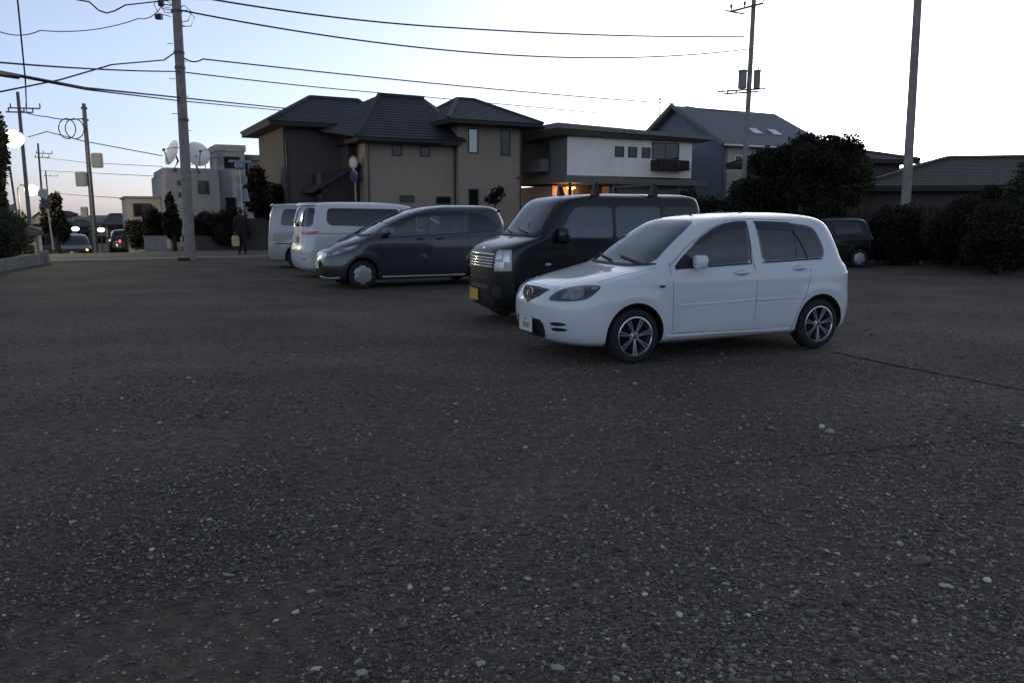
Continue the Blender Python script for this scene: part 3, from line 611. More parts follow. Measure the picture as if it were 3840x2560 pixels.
c.panel('bumper_vent','trim',[(-.34,.57),(.34,.57),(.32,.50),(-.32,.50)],a=0,off=.004,rnd=1,nx=12,nz=4)
c.panel('bumper_intake','trim',[(-.45,.42),(.45,.42),(.40,.24),(-.40,.24)],a=0,off=.004,rnd=1)
for sg in (1,-1): c.blob('fog_lamp','clear',(1.585,sg*.56,.46),(.03,.045,.045),.9); c.blob('fog_trim','chrome',(1.60,sg*.53,.60),(.02,.07,.012),.9)
c.blob('side_marker','clear',(1.00,.747,.86),(.045,.008,.02),.8,mirror=True)
plate(c,1.755,.40,'plate_yellow','ink',None,y=-.20)
c.line('body_trim','black_paint',[(.85,.78),(-1.6,.78)],r=.012,mirror=True)
for x in (.15,-.85):
    b=MB().bar((x,-.60,1.99),(x,.60,1.99),.05,.035)
    for sg in (1,-1): b.add([(x-.05,sg*.47,1.845),(x+.05,sg*.47,1.845),(x+.03,sg*.54,1.99),(x-.03,sg*.54,1.99),(x-.05,sg*.60,1.80),(x+.05,sg*.60,1.80),(x+.03,sg*.585,1.99),(x-.03,sg*.585,1.99)],[(0,1,2,3),(4,7,6,5),(0,3,7,4),(1,5,6,2),(3,2,6,7),(0,4,5,1)])
    b.build('roof_bar','trim',c.root,bevel=.004)
c.panel('tail_lamp','red_lens',[(-.45,.8),(-.3,.8),(-.3,1.3),(-.45,1.3)],a=135,off=.006,mirror=True,nx=8)
c.panel('rear_window','glass_dark',[(-.55,1.72),(-.58,1.2),(.58,1.2),(.55,1.72)],a=180,nx=16,off=.004)
c.wheels_add(VX,.72,'alloy5',.17)

# dark grey minivan
rowsF=[(.18,1.98,-1.95,.72,.5,2.4,.3,3),(.27,2.08,-2.05,.81,.55,2.4,.32,3),(.45,2.12,-2.08,.84,.6,2.4,.34,3),(.60,2.10,-2.09,.846,.6,2.4,.34,3),(.74,2.04,-2.09,.846,.6,2.5,.32,3),(.85,1.90,-2.09,.845,.6,2.5,.32,3),
 (.95,1.72,-2.09,.838,.55,2.6,.32,3),(1.04,1.48,-2.09,.822,.5,2.8,.32,3),(1.10,1.32,-2.085,.803,.45,3,.32,3),(1.16,1.18,-2.08,.79,.42,3,.3,3),(1.30,.90,-2.07,.762,.42,3,.3,3),(1.46,.56,-2.03,.72,.42,3,.3,3),(1.58,.26,-1.98,.675,.44,2.8,.3,3),
 (1.66,.05,-1.93,.625,.45,2.6,.3,2.8),(1.715,-.2,-1.82,.53,.45,2.4,.3,2.5),(1.745,-.48,-1.6,.38,.4,2.2,.3,2.2),(1.76,-.85,-1.2,.08,.1,2,.1,2)]
FX=(1.37,-1.37)
c=CarB('grey_minivan',(-2.25,18.0),26.5,'dark grey minivan parked between the black van and the white minivan','minivan',rowsF,FX,.30,'grey_paint',nz=80,nc=12,ns=60,barrel=.015,
  cabin=dict(z0=.70,z1=1.62,xmax=1.2,side=[[(1.09,1.08),(1.00,1.17),(.76,1.34),(.44,1.49),(.15,1.57),(-.08,1.59),(-.05,1.11),(.95,1.06)],[(-.16,1.59),(-1.02,1.605),(-1.00,1.15),(-.12,1.115)]],fb=[([(-.68,1.13),(-.62,1.35),(-.55,1.58),(.55,1.58),(.62,1.35),(.68,1.13)],.2,2.8)]))
seats(c,(.15,-.85),.36,.80,1.05,(1.15,1.04,.66))
freed=c
c.panel('side_window','glass_side',[(1.09,1.08),(1.00,1.17),(.76,1.34),(.44,1.49),(.15,1.57),(-.08,1.59),(-.05,1.11),(.95,1.06)],mirror=True,off=.003,rnd=1,nx=24)
c.panel('side_window','glass_side',[(-.16,1.59),(-1.02,1.605),(-1.00,1.15),(-.12,1.115)],mirror=True,off=.003,rnd=1,nx=18)
c.panel('side_window','glass_dark',[(-1.08,1.60),(-1.38,1.58),(-1.62,1.46),(-1.80,1.30),(-1.80,1.21),(-1.70,1.18),(-1.06,1.155)],mirror=True,off=.003,rnd=1,nx=20)
c.line('window_seal','trim',[(1.06,1.05),(-.05,1.10),(-1.0,1.14),(-1.70,1.17)],r=.008,mirror=True)
c.panel('rain_visor','glass_dark',[(.76,1.35),(.44,1.50),(.15,1.58),(-1.02,1.61),(-1.02,1.53),(.13,1.505),(.42,1.44),(.70,1.32)],mirror=True,off=.012,depth=.006,rnd=0,nz=4)
c.panel('windshield','glass',[(-.68,1.13),(-.62,1.35),(-.55,1.58),(.55,1.58),(.62,1.35),(.68,1.13)],a=0,nx=30,nz=16,off=.004,rnd=2)
c.panel('cowl','trim',[(-.68,1.10),(.68,1.10),(.68,1.125),(-.68,1.125)],a=0,nx=24,nz=3,off=.008,rnd=0)
for ps in ([(.98,1.1),(1.0,.9),(.90,.6),(.86,.27)],[(-.10,1.59),(-.09,.27)],[(-1.05,1.6),(-1.03,1.0),(-1.1,.7)],[(.86,.27),(-.95,.27)]): c.line('panel_gap','under',ps,r=.003,mirror=True)
for x in (.10,-.36): c.blob('door_handle','trim',(x,.845,1.03),(.09,.016,.018),.7,mirror=True)
c.mirror_(.86,.80,1.17,'grey_paint',(.07,.10,.075))
headlight(c,[(1.12,.72),(.96,.755),(.80,.855),(.448,.935),(.46,.90),(.54,.83),(.75,.745),(1.0,.69),(1.12,.69)],[[(.98,.735),(.84,.80),(.80,.76),(.96,.72)],[(.70,.86),(.50,.91),(.55,.85),(.70,.80)]],45,'lens','clear',2)
c.panel('grille','chrome',[(-.42,.74),(.42,.74),(.40,.66),(-.40,.66)],a=0,off=.006,rnd=1); c.panel('lower_intake','trim',[(-.5,.42),(.5,.42),(.45,.26),(-.45,.26)],a=0,off=.004,rnd=1)
plate(c,2.14,.50,'plate_white','ink_green',None)
c.line('sill_trim','silver_paint',[(.95,.245),(-.95,.235)],r=.022,mirror=True)
c.line('bumper_trim','silver_paint',[(-.7,.25),(-.45,.225),(.45,.225),(.7,.25)],r=.02,a=0)
c.panel('tail_lamp','clear',[(-.66,1.10),(-.58,1.10),(-.56,1.50),(-.64,1.50)],a=180,off=.006,mirror=True,nx=8)
c.panel('rear_window','glass_dark',[(-.55,1.55),(-.6,1.15),(.6,1.15),(.55,1.55)],a=180,nx=16,off=.004)
c.panel('rear_spoiler','grey_paint',[(-.58,1.63),(.58,1.63),(.56,1.59),(-.56,1.59)],a=180,nx=16,off=.06,rnd=0,nz=3)
c.wheels_add(FX,.815,'cap',.20)

# white minivan, seen from its rear corner
rowsE=[(.20,2.2,-2.30,.80,.5,2.6,.3,3),(.28,2.36,-2.38,.87,.5,2.6,.3,3),(.50,2.42,-2.42,.895,.55,2.6,.3,3),(.66,2.42,-2.42,.90,.55,2.6,.3,3),(.80,2.38,-2.38,.90,.55,2.6,.28,3),(.95,2.20,-2.36,.90,.5,2.6,.28,3),(1.05,1.9,-2.35,.895,.5,2.8,.28,3),(1.12,1.6,-2.345,.88,.4,3,.28,3),
 (1.3,1.3,-2.33,.855,.4,3,.28,3.2),(1.5,.95,-2.29,.82,.4,3,.28,3.2),(1.68,.6,-2.24,.775,.4,3,.28,3),(1.76,.4,-2.19,.72,.42,2.8,.28,2.8),(1.81,.1,-2.06,.62,.42,2.6,.3,2.5),(1.84,-.3,-1.8,.46,.4,2.3,.3,2.2),(1.855,-.8,-1.3,.1,.1,2,.1,2)]
EX=(1.45,-1.45)
c=CarB('white_minivan',(-3.25,21.0),208,'white minivan with dark tinted windows, backed in with its red tail lamp towards the street','minivan',rowsE,EX,.33,'pearl_paint',nz=70,nc=12,ns=50,barrel=.01)
elg=c
c.panel('side_window','glass_dark',[(.02,1.67),(-1.50,1.69),(-1.78,1.69),(-1.83,1.38),(-1.75,1.28),(.02,1.22)],mirror=True,off=.004,rnd=1,nx=24)
c.panel('side_window','glass_dark',[(.04,1.665),(.48,1.62),(.48,1.20),(.04,1.22)],mirror=True,off=.004,rnd=1,nx=20)
c.panel('side_window','glass_dark',[(.5,1.6),(.75,1.52),(1.25,1.16),(.5,1.15)],mirror=True,off=.004,rnd=1,nx=20)
c.panel('rear_window','glass_dark',[(-.765,1.70),(-.84,1.25),(.84,1.25),(.765,1.70)],a=180,nx=30,off=.005,rnd=1)
c.panel('windshield','glass',[(-.72,1.16),(-.6,1.66),(.6,1.66),(.72,1.16)],a=0,nx=20,off=.004,rnd=2)
c.line('body_line','trim',[(-.3,1.085),(-2.05,1.09)],r=.008,mirror=True)
for ps in ([(-.5,1.66),(-.5,.3)],[(.47,1.6),(.47,.3)]): c.line('panel_gap','under',ps,r=.003,mirror=True)
c.panel('tail_lamp','red_lens',[(.98,1.15),(1.02,1.09),(1.10,1.06),(1.50,1.06),(1.54,1.12)],a=-130,off=.008,rnd=1,nx=20)
c.panel('tail_lamp','red_lens',[(-1.54,1.12),(-1.50,1.06),(-1.10,1.06),(-1.02,1.09),(-.98,1.15)],a=130,off=.008,rnd=1,nx=20)
c.panel('spoiler','pearl_paint',[(-.70,1.765),(.70,1.765),(.72,1.72),(-.72,1.72)],a=180,nx=18,off=.07,rnd=0,nz=3)
c.panel('rear_reflector','clear',[(-.75,.46),(-.6,.46),(-.6,.50),(-.75,.50)],a=180,off=.006,mirror=True,nx=6,nz=2)
plate(c,-2.40,.95,'plate_white','ink_green',None)
for x in (.2,-.3): c.blob('door_handle','pearl_paint',(x,.905,1.0),(.1,.014,.02),.7,mirror=True)
c.mirror_(1.0,.88,1.2,'pearl_paint')
c.wheels_add(EX,.875,'alloy5',.22)

# silver minivan at the far end of the row
rowsS=[(.20,2.1,-2.20,.75,.5,2.6,.22,3),(.28,2.28,-2.29,.825,.5,2.6,.22,3),(.50,2.34,-2.32,.845,.5,2.6,.22,3),(.66,2.34,-2.31,.848,.5,2.6,.22,3),(.82,2.28,-2.29,.848,.5,2.6,.22,3),(.98,2.1,-2.28,.848,.45,2.7,.22,3),(1.1,1.8,-2.27,.845,.4,2.8,.22,3),(1.2,1.5,-2.26,.83,.4,3,.22,3),
 (1.45,1.05,-2.23,.80,.4,3,.22,3.2),(1.68,.65,-2.18,.755,.4,3,.22,3.2),(1.78,.4,-2.14,.71,.42,2.8,.22,2.8),(1.82,.15,-2.04,.62,.42,2.6,.3,2.5),(1.845,-.3,-1.8,.45,.4,2.3,.3,2.2),(1.855,-.8,-1.3,.1,.1,2,.1,2)]
SX=(1.42,-1.42)
c=CarB('silver_minivan',(-4.82,23.9),188,'silver minivan at the street end of the row, half hidden by the white minivan','minivan',rowsS,SX,.315,'silver_paint',nz=60,nc=10,ns=44,barrel=.01)
silv=c
c.panel('side_window','glass_dark',[(-.02,1.68),(-1.80,1.69),(-1.88,1.23),(-.02,1.19)],mirror=True,off=.004,rnd=1,nx=20)
c.panel('side_window','glass_dark',[(.0,1.675),(.45,1.64),(.45,1.2),(.0,1.19)],mirror=True,off=.004,rnd=1,nx=20)
c.panel('side_window','glass_dark',[(.5,1.62),(.75,1.52),(1.25,1.22),(.5,1.2)],mirror=True,off=.004,rnd=1,nx=16)
c.panel('rear_window','glass_dark',[(-.64,1.72),(-.68,1.2),(.68,1.2),(.64,1.72)],a=180,nx=20,off=.005,rnd=1)
c.panel('windshield','glass',[(-.7,1.24),(-.6,1.68),(.6,1.68),(.7,1.24)],a=0,nx=20,off=.004,rnd=2)
c.panel('tail_lamp','clear',[(-.80,.78),(-.71,.78),(-.66,1.70),(-.74,1.70)],a=180,off=.012,rnd=1,mirror=True,nx=8)
c.panel('spoiler','silver_paint',[(-.66,1.785),(.66,1.785),(.68,1.74),(-.68,1.74)],a=180,nx=18,off=.07,rnd=0,nz=3)
c.line('side_rail','under',[(.3,.72),(-2.0,.72)],r=.012,mirror=True)
for ps in ([(-.5,1.66),(-.5,.3)],[(.47,1.6),(.47,.3)]): c.line('panel_gap','under',ps,r=.003,mirror=True)
plate(c,-2.34,.85,'plate_white','ink_green',None)
c.line('bumper_trim','chrome',[(-.75,.33),(.75,.33)],r=.012,a=180)
c.wheels_add(SX,.82,'alloy5',.20)

# small dark cars: one behind the hatchback, three far down the side street
def dark_car(name,loc,hd,label,paint,lamps=None,nz=44):
    far=lamps is not None
    c=CarB(name,loc,hd,label,'car',rowsW,WX,.295,paint,nz=nz,nc=8,ns=36,barrel=.03,group=None)
    c.panel('side_window','glass_dark',[(.72,1.0),(.47,1.30),(.21,1.43),(-.255,1.47),(-.28,1.03)],mirror=True,off=.003,nx=16,rnd=1)
    c.panel('side_window','glass_dark',[(-.352,1.468),(-1.19,1.42),(-1.375,1.12),(-.446,1.035)],mirror=True,off=.003,nx=16,rnd=1)
    c.panel('windshield','glass',[(-.66,1.035),(-.505,1.455),(.505,1.455),(.66,1.035)],a=0,nx=16,nz=8,off=.004,rnd=2)
    c.panel('rear_window','glass_dark',[(-.52,1.44),(-.6,1.12),(.6,1.12),(.52,1.44)],a=180,nx=14,off=.004)
    c.panel('headlight',lamps[0] if lamps else 'lens',([(1.02,.68),(1.0,.79),(.85,.81),(.86,.70)] if far else [(1.15,.68),(1.0,.79),(.66,.83),(.76,.70)]),a=45,off=.006,rnd=1,nx=10,mirror=True)
    c.panel('tail_lamp',lamps[1] if lamps else 'red_lens',[(-.74,.84),(-.60,.84),(-.61,1.0),(-.70,1.0)],a=150,off=.008,rnd=2,mirror=True,nx=8)
    c.mirror_(.50,.77,1.06,paint,(.065,.105,.075)); c.wheels_add(WX,.815,'cap',.19)
    if far:      # one lamp of each pair is dark
        for o in c.root.children:
            if o.name.endswith(('.001','.003','.005')) is False and 0: pass
        L_=[o for o in c.root.children if o.name.startswith(('headlight','tail_lamp')) and o.data.vertices[0].co.y<0]
        for o in L_:
            o.data=o.data.copy(); o.data.materials[0]=M['lens_dark']
    return c
dk=dark_car('dark_hatchback',(8.95,24.0),5,'dark hatchback parked in the shade under the trees behind the white hatchback','dark_paint'); dk.root.scale=(.92,.92,.92)
for (a,b,hd,lb,lm) in ((-25.6,47.0,118,'distant dark car with a glowing orange lamp on the side street crest',('lamp_orange','red_lens')),
                     (-23.7,49.0,-62,'distant dark car with a faint red tail lamp, right of the orange lit one',('lens','lamp_red'))):
    dark_car('distant_car',(a,b,gz(a,b)),hd,lb,'dark_paint',lm,nz=30)

# ------------------------------------------------------------------ buildings
def bld(name,O,label,th=TH,z=0):
    return empty(name,(O[0],O[1],z),th,label,'house' if 'house' in name else 'building')
def slab(mb,quad,t,mi=0):      # sloping slab of thickness t from four points
    q=[Vector(p) for p in quad]; n=(q[1]-q[0]).cross(q[3]-q[0]).normalized()
    if n.z<0: n=-n
    mb.add([p for p in q]+[p-n*t for p in q],[(0,1,2,3),(7,6,5,4),(0,4,5,1),(1,5,6,2),(2,6,7,3),(3,7,4,0)],mi)
def courses(mb,e0,e1,r1,r0,step=.28,lift=.02):   # rows of tiles from the eave e0-e1 up to the ridge r0-r1, every row lapping the one below
    e0,e1,r1,r0=[Vector(p) for p in (e0,e1,r1,r0)]; L=max((r0-e0).length,(r1-e1).length)*.9; n=max(2,int(L/step)); nn=(e1-e0).cross(r0-e0).normalized()
    if (r1-r0).length<.01: nn=(e1-e0).cross(r0-e0).normalized()
    if nn.z<0: nn=-nn
    for i in range(n):
        a,b=i/n,(i+1)/n+.01; b=min(b,1)
        p=[e0.lerp(r0,a)+nn*(lift+.03),e1.lerp(r1,a)+nn*(lift+.03),e1.lerp(r1,b)+nn*.03,e0.lerp(r0,b)+nn*.03]
        mb.add(p+[x-nn*(lift+.05) for x in p[:2]]+[x-nn*.05 for x in p[2:]],[(0,1,2,3),(4,5,1,0),(0,3,7,4),(1,5,6,2),(7,6,5,4)])
def hip(parent,x0,x1,y0,y1,ze,zr,rx0,rx1,ry,m='roof_tile',soff='soffit',name='roof',lf=.02):
    """hipped roof: eaves rectangle at ze, ridge from rx0 to rx1 at depth ry and height zr"""
    E0,E1,E2,E3=(x0,y0,ze),(x1,y0,ze),(x1,y1,ze),(x0,y1,ze); R0,R1=(rx0,ry,zr),(rx1,ry,zr); mb=MB()
    courses(mb,E0,E1,R1,R0,lift=lf); courses(mb,E1,E2,R1,R1,lift=lf); courses(mb,E2,E3,R0,R1,lift=lf); courses(mb,E3,E0,R0,R0,lift=lf)
    o=mb.build(name,m,parent)
    MB().add([E0,E1,E2,E3,(x0,y0,ze-.16),(x1,y0,ze-.16),(x1,y1,ze-.16),(x0,y1,ze-.16)],[(0,1,2,3),(7,6,5,4),(0,4,5,1),(1,5,6,2),(2,6,7,3),(3,7,4,0)]).build('eave_board',soff,o)
    rt=MB(); up=Vector((0,0,.06))
    for a,b in ((R0,R1),(E0,R0),(E3,R0),(E1,R1),(E2,R1)):
        if (Vector(a)-Vector(b)).length>.05: rt.bar(Vector(a)+up,Vector(b)+up,.16,.12)
    rt.build('ridge_tiles',m,o); return o
def window(parent,x,z,w,h,y=0,fr='win_frame',pn='pane',proud=.03,axis='y',bars=0,name='window'):
    """window on a wall whose outer face is at local y (facing -y) or, with axis x, at local x facing -x"""
    f=MB(); t=.05
    def bx(a0,b0,a1,b1,d0,d1):
        if axis=='y': f.box((a0,y-d1,b0),(a1,y-d0,b1))
        else: f.box((y-d1,a0,b0),(y-d0,a1,b1))
    bx(x-w/2,z-h/2,x+w/2,z-h/2+t,-.02,proud); bx(x-w/2,z+h/2-t,x+w/2,z+h/2,-.02,proud); bx(x-w/2,z-h/2+t,x-w/2+t,z+h/2-t,-.02,proud); bx(x+w/2-t,z-h/2+t,x+w/2,z+h/2-t,-.02,proud)
    for k in range(bars): xx=x-w/2+w*(k+1)/(bars+1); bx(xx-.02,z-h/2+t,xx+.02,z+h/2-t,-.01,proud-.01)
    o=f.build(name,fr,parent); g=MB()
    if axis=='y': g.box((x-w/2+t,y-.012,z-h/2+t),(x+w/2-t,y+.01,z+h/2-t))
    else: g.box((y-.012,x-w/2+t,z-h/2+t),(y+.01,x+w/2-t,z+h/2-t))
    g.build('pane',pn,o); return o

# brown house: left wing, middle with the long front roof slope, right wing
H=bld('brown_house',(-2.59,37),'large brown two-storey house with three dark hipped roofs behind the row of cars')
def wall(mb_boxes,m,parent,name='wall'):
    mb=MB()
    for a,b in mb_boxes: mb.box(a,b)
    return mb.build(name,m,parent)
wall([((-4.2,0,-.5),(0,7,4.72))],'brown_wall',H); wall([((.012,-.35,-.5),(3.25,6.5,5.55))],'brown_wall',H)
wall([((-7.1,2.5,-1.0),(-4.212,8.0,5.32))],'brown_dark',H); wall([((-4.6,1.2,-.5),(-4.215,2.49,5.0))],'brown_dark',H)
MB().prism([(-5.9,1.0),(-4.22,.9),(-4.22,2.48),(-5.9,2.48)],-.4,3.3).build('porch','wood',H)
slab_=MB(); slab(slab_,[(-6.4,.7,2.55),(-4.25,.7,3.75),(-4.25,2.48,3.75),(-6.4,2.48,2.55)],.12); slab_.build('porch_roof','roof_tile',H)
hip(H,-.75,4.0,-1.05,7.2,5.62,7.12,1.7,2.6,3.4)
# middle roof: ridge, long front slope and hips
mr=MB(); E0,E1=(-4.75,-.65,4.72),(.25,-.65,4.72); r0,r1=(-2.3,3.5,7.05),(-.06,3.5,7.03)
courses(mr,E0,E1,r1,r0); courses(mr,(-6.1,3.2,5.35),E0,r0,r0) ; courses(mr,E1,(1.9,3.4,5.9),r1,r1); courses(mr,(1.9,8.2,4.9),(-6.1,8.2,4.9),r0,r1)
mo=mr.build('roof','roof_tile',H); MB().add([(-4.75,-.65,4.72),(.0,-.65,4.72),(.0,3,4.74),(-4.75,3,4.74),(-4.75,-.65,4.54),(.0,-.65,4.54),(.0,3,4.54),(-4.75,3,4.54)],[(0,1,2,3),(7,6,5,4),(0,4,5,1),(1,5,6,2),(2,6,7,3),(3,7,4,0)]).build('eave_board','soffit',mo)
MB().bar(Vector(r0)+Vector((0,0,.07)),Vector(r1)+Vector((0,0,.07)),.18,.14).bar(Vector(E0)+Vector((0,0,.07)),Vector(r0)+Vector((0,0,.07)),.16,.12).build('ridge_tiles','roof_tile',mo)
hip(H,-7.80,-2.4,1.75,8.6,5.45,6.95,-5.2,-2.9,5.0)
for x,z,w,h in ((-2.77,4.27,.46,.44),(-1.45,4.27,.46,.44),(-2.35,2.2,.68,.30),(-.6,2.15,.72,.34)): window(H,x,z,w,h)
window(H,.75,4.8,.5,1.1,y=-.35,pn='pane_lit'); window(H,2.4,4.78,.5,1.15,y=-.35); window(H,.75,2.1,.5,1.15,y=-.35)
window(H,-4.42,4.2,.38,1.4,y=1.2)
for x,y in ((-.05,-.02),(-4.1,-.02),(3.17,-.37),(-7.0,2.48)): MB().tube([(x,y-.05,-.3),(x,y-.05,4.7 if y>-.1 else 5.5)],.035,8).build('downpipe','win_frame',H)
MB().tube([(-.75,-1.10,5.50),(4.0,-1.10,5.50)],.05,8).build('gutter','win_frame',H); MB().tube([(-4.75,-.71,4.62),(-.8,-.71,4.62)],.05,8).build('gutter','win_frame',H)
MB().tube([(3.0,-.40,3.2),(3.0,-.55,3.25),(3.0,-.55,3.1)],.04,8).build('wall_lamp','steel',H)
# white flat-roofed house
H=bld('white_house',(2.57,38),'white two-storey house with a flat overhanging roof, small square windows and a lit porch')
wall([((0,0,3.33),(7.45,6,5.1))],'white_wall',H)
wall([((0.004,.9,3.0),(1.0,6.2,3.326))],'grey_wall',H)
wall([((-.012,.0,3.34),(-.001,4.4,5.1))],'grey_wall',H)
MB().add([(-1.0,-.7,5.38),(8.3,-.7,5.22),(8.3,7.0,5.22),(-1.0,7.0,5.38),(-.9,-.6,5.62),(8.2,-.6,5.40),(8.2,6.9,5.40),(-.9,6.9,5.62),(-.6,-.3,5.12),(7.9,-.3,5.10),(7.9,6.6,5.10),(-.6,6.6,5.12)],
 [(0,1,5,4),(1,2,6,5),(2,3,7,6),(3,0,4,7),(4,5,6,7),(0,8,9,1),(1,9,10,2),(2,10,11,3),(3,11,8,0),(8,11,10,9)]).build('roof','olive',H)
MB().add([(-.25,-.25,3.0),(8.4,-.25,2.92),(8.4,6,2.92),(-.25,6,3.0),(-.25,-.25,3.325),(8.4,-.25,3.20),(8.4,6,3.20),(-.25,6,3.325)],[(0,3,2,1),(4,5,6,7),(0,1,5,4),(1,2,6,5),(2,3,7,6),(3,0,4,7)]).build('floor_band','olive',H)
wall([((3.0,.9,-.4),(7.3,6,2.9))],'beige_wall',H,'ground_floor_wall'); wall([((.35,1.9,-.4),(1.55,6,2.9))],'cream_wall',H,'ground_floor_wall'); wall([((1.56,1.5,-.4),(2.99,6,2.9))],'brown_dark',H,'ground_floor_wall')  # cream stretch beside dark brown paints the extent of the porch light
for x in (2.95,3.73,4.55): window(H,x,4.5,.52,.5)
window(H,5.75,4.62,1.7,.82,bars=1,name='balcony_door',pn='glass_dark')
b=MB().box((4.85,-.62,3.72),(6.72,-.56,4.16)).box((4.85,-.56,3.72),(4.91,0,4.16)).box((6.66,-.56,3.72),(6.72,0,4.16)).box((4.85,-.62,3.66),(6.72,0,3.715)).build('balcony','wood',H)
for k in range(9): MB().box((4.95+.21*k,-.66,3.74),(5.08+.21*k,-.63,4.14)).build('balcony_slat','wood',b)
MB().box((6.8,-.05,3.75),(7.4,-.02,3.79)).build('laundry_pole','steel',H)
for a0,a1,z0,z1 in ((1.6,3.9,3.75,5.0),):   # dark slab on the left flank paints the shade of a balcony recess
    MB().box((-.10,a0,z0),(-.014,a1,z1)).build('loggia_shade','win_frame',H); MB().box((-.55,a0-.1,3.55),(-.105,a1+.3,4.15)).build('balcony','grey_wall',H)
MB().tube([(-.35,4.35,3.4),(-.35,4.35,5.2)],.03,6).build('downpipe','steel',H); MB().tube([(-.3,4.35,4.1),(-.3,4.9,4.1)],.02,6).build('handrail','steel',H)
MB().box((.45,1.82,-.2),(1.3,1.89,2.2)).build('door','wood',H)
pl=MB().add(*ellip((.95,1.15,2.80),(.24,.2,.09),1)).build('porch_lamp','porch',H,smooth=70)
for x in (.15,.15+2.6): MB().box((x-.06,-.1,-.3),(x+.06,.02,2.98)).build('porch_post','wood',H)
L=bpy.data.lights.new('porch_light','POINT'); L.energy=26; L.color=(1,.42,.13); L.shadow_soft_size=.15; lo=bpy.data.objects.new('porch_light',L); link(lo,H); lo.location=(.95,1.15,2.62)
# blue gabled house
H=bld('blue_house',(11.4,44),'blue house with a grey gabled roof and two small skylights behind the utility pole')
wl=MB(); wl.box((0,0,-.5),(.3,7.8,5.3)); wl.add([(0,0,5.302),(0,7.8,5.302),(0,3.9,7.5),(.3,0,5.302),(.3,7.8,5.302),(.3,3.9,7.5)],[(0,1,2),(3,5,4),(0,2,5,3),(1,4,5,2),(0,3,4,1)]); wl.build('wall','blue_wall',H)
wall([((.302,.02,-.5),(7.8,7.7,5.2))],'cream_wall',H)
rr=MB(); rz=7.66; ez=5.28
slab(rr,[(-.45,-.45,ez-.05),(8.4,-.45,ez-.05),(7.6,3.9,rz),(-.45,3.9,rz)],.14); slab(rr,[(-.45,3.903,rz),(7.6,3.903,rz),(9.8,8.2,ez-.1),(-.45,8.2,ez-.1)],.14); slab(rr,[(8.403,-.45,ez-.06),(9.8,8.2,ez-.12),(7.603,3.91,rz),(7.603,3.89,rz)],.14)
ro=rr.build('roof','blue_roof',H)
MB().bar((-.50,-.45,ez-.04),(-.50,3.9,rz+.02),.05,.2).bar((-.50,3.9,rz+.02),(-.50,8.2,ez-.06),.05,.2).build('barge_board','grey_wall',ro)
MB().tube([(-.4,-.50,ez-.12),(8.3,-.50,ez-.12)],.05,8).build('gutter','white_wall',ro)
sl_=(rz-ez+.05)/4.2
for x in (3.1,4.6): 
    k=MB(); slab(k,[(x,.9,ez+sl_*1.25+.03),(x+.65,.9,ez+sl_*1.25+.03),(x+.65,1.5,ez+sl_*1.85+.03),(x,1.5,ez+sl_*1.85+.03)],.05); k.build('skylight','pane_lit',ro)
window(H,1.1,4.45,.55,.5,y=.02,fr='white_wall',pn='pane'); MB().tube([(-.3,5.2,6.6),(-.3,5.2,8.2)],.03,6).add(*ellip((-.3,5.2,8.2),(.06,.06,.1),1)).build('vent_pipe','steel',H)
MB().tube([(-.05,-.06,-.3),(-.05,-.06,5.2)],.04,8).build('downpipe','steel',H)
# low houses on the right
def low_house(O,th,x0,x1,y0,y1,ze,zr,rx0,rx1,ry,label,wm='brown_dark'):
    H=bld('low_house',O,label,R(th)); wall([((x0+.6,y0+.6,-.3),(x1-.6,y1-.6,ze-.15))],wm,H)
    hip(H,x0,x1,y0,y1,ze,zr,rx0,rx1,ry,m='roof_brown',lf=.012); window(H,(x0+x1)/2-1.2,1.6,1.2,1.1,y=y0+.6); window(H,(x0+x1)/2+1.4,1.6,1.2,1.1,y=y0+.6,bars=1); return H
low_house((16.3,29),-12,-3.9,6.5,-1,7,2.5,3.68,.2,4.2,3.2,'single-storey house with a dark tiled hipped roof at the right edge, behind the thick pole')
low_house((14.6,38),10,-2.6,4.2,-1,5,4.0,4.75,-.8,1.6,2,'small house whose dark roof corner shows between the round tree and the thick pole')
# left side of the street: building with two dishes, tower building, small house
H=bld('dish_building',(-22,44),'grey-blue building carrying two big white satellite dishes, behind the thick concrete pole',z=-.6)
pts=[(2.75,.25),(3.0,0),(5.82,0),(5.82,7),(2.75,7)]; MB().prism(pts,-1.5,4.35).build('wall','dish_wall',H)
MB().prism([(2.90,.35),(3.1,.15),(5.80,.15),(5.80,7),(2.90,7)],4.355,4.7).build('parapet','dish_wall',H)
window(H,4.95,3.62,.6,.75,y=0); window(H,3.68,3.85,.2,.28,y=0); window(H,3.70,3.2,.2,.28,y=0)
MB().tube([(5.2,.6,4.7),(5.2,.6,5.35)],.03,6).tube([(5.55,.6,4.7),(5.55,.6,5.35)],.03,6).tube([(4.9,.6,5.33),(6.0,.6,5.33)],.025,6).build('roof_railing','steel',H)
def dish(loc,n,r,label):
    e=empty('satellite_dish',loc,0,label,'satellite dish','satellite dishes on the flat roof'); n=Vector(n).normalized(); q=n.to_track_quat('Z','Y')
    d=MB().lathe([(0.001,-.30*r),(.3*r,-.27*r),(.6*r,-.18*r),(.85*r,-.06*r),(r,.02*r),(r,-.02*r),(.85*r,-.10*r),(.6*r,-.22*r),(.3*r,-.31*r),(.001,-.34*r)],36).build('reflector','dish',e,smooth=50); d.rotation_euler=q.to_euler()
    MB().add(*ellip(tuple(n*r*.62+Vector((0,0,-.02))),(.09,.09,.08),1)).bar(n*r*.62,q@Vector((0,-r*.9,0)),.05).bar(n*r*.62,q@Vector((r*.8,r*.4,0)),.03).build('feed_arm','steel',e,smooth=50)
    MB().tube([tuple(-n*r*.3),tuple(-n*r*.5+Vector((0,0,-.35))),(0,0,-1.05)],.06,8).build('mast','steel',e); return e
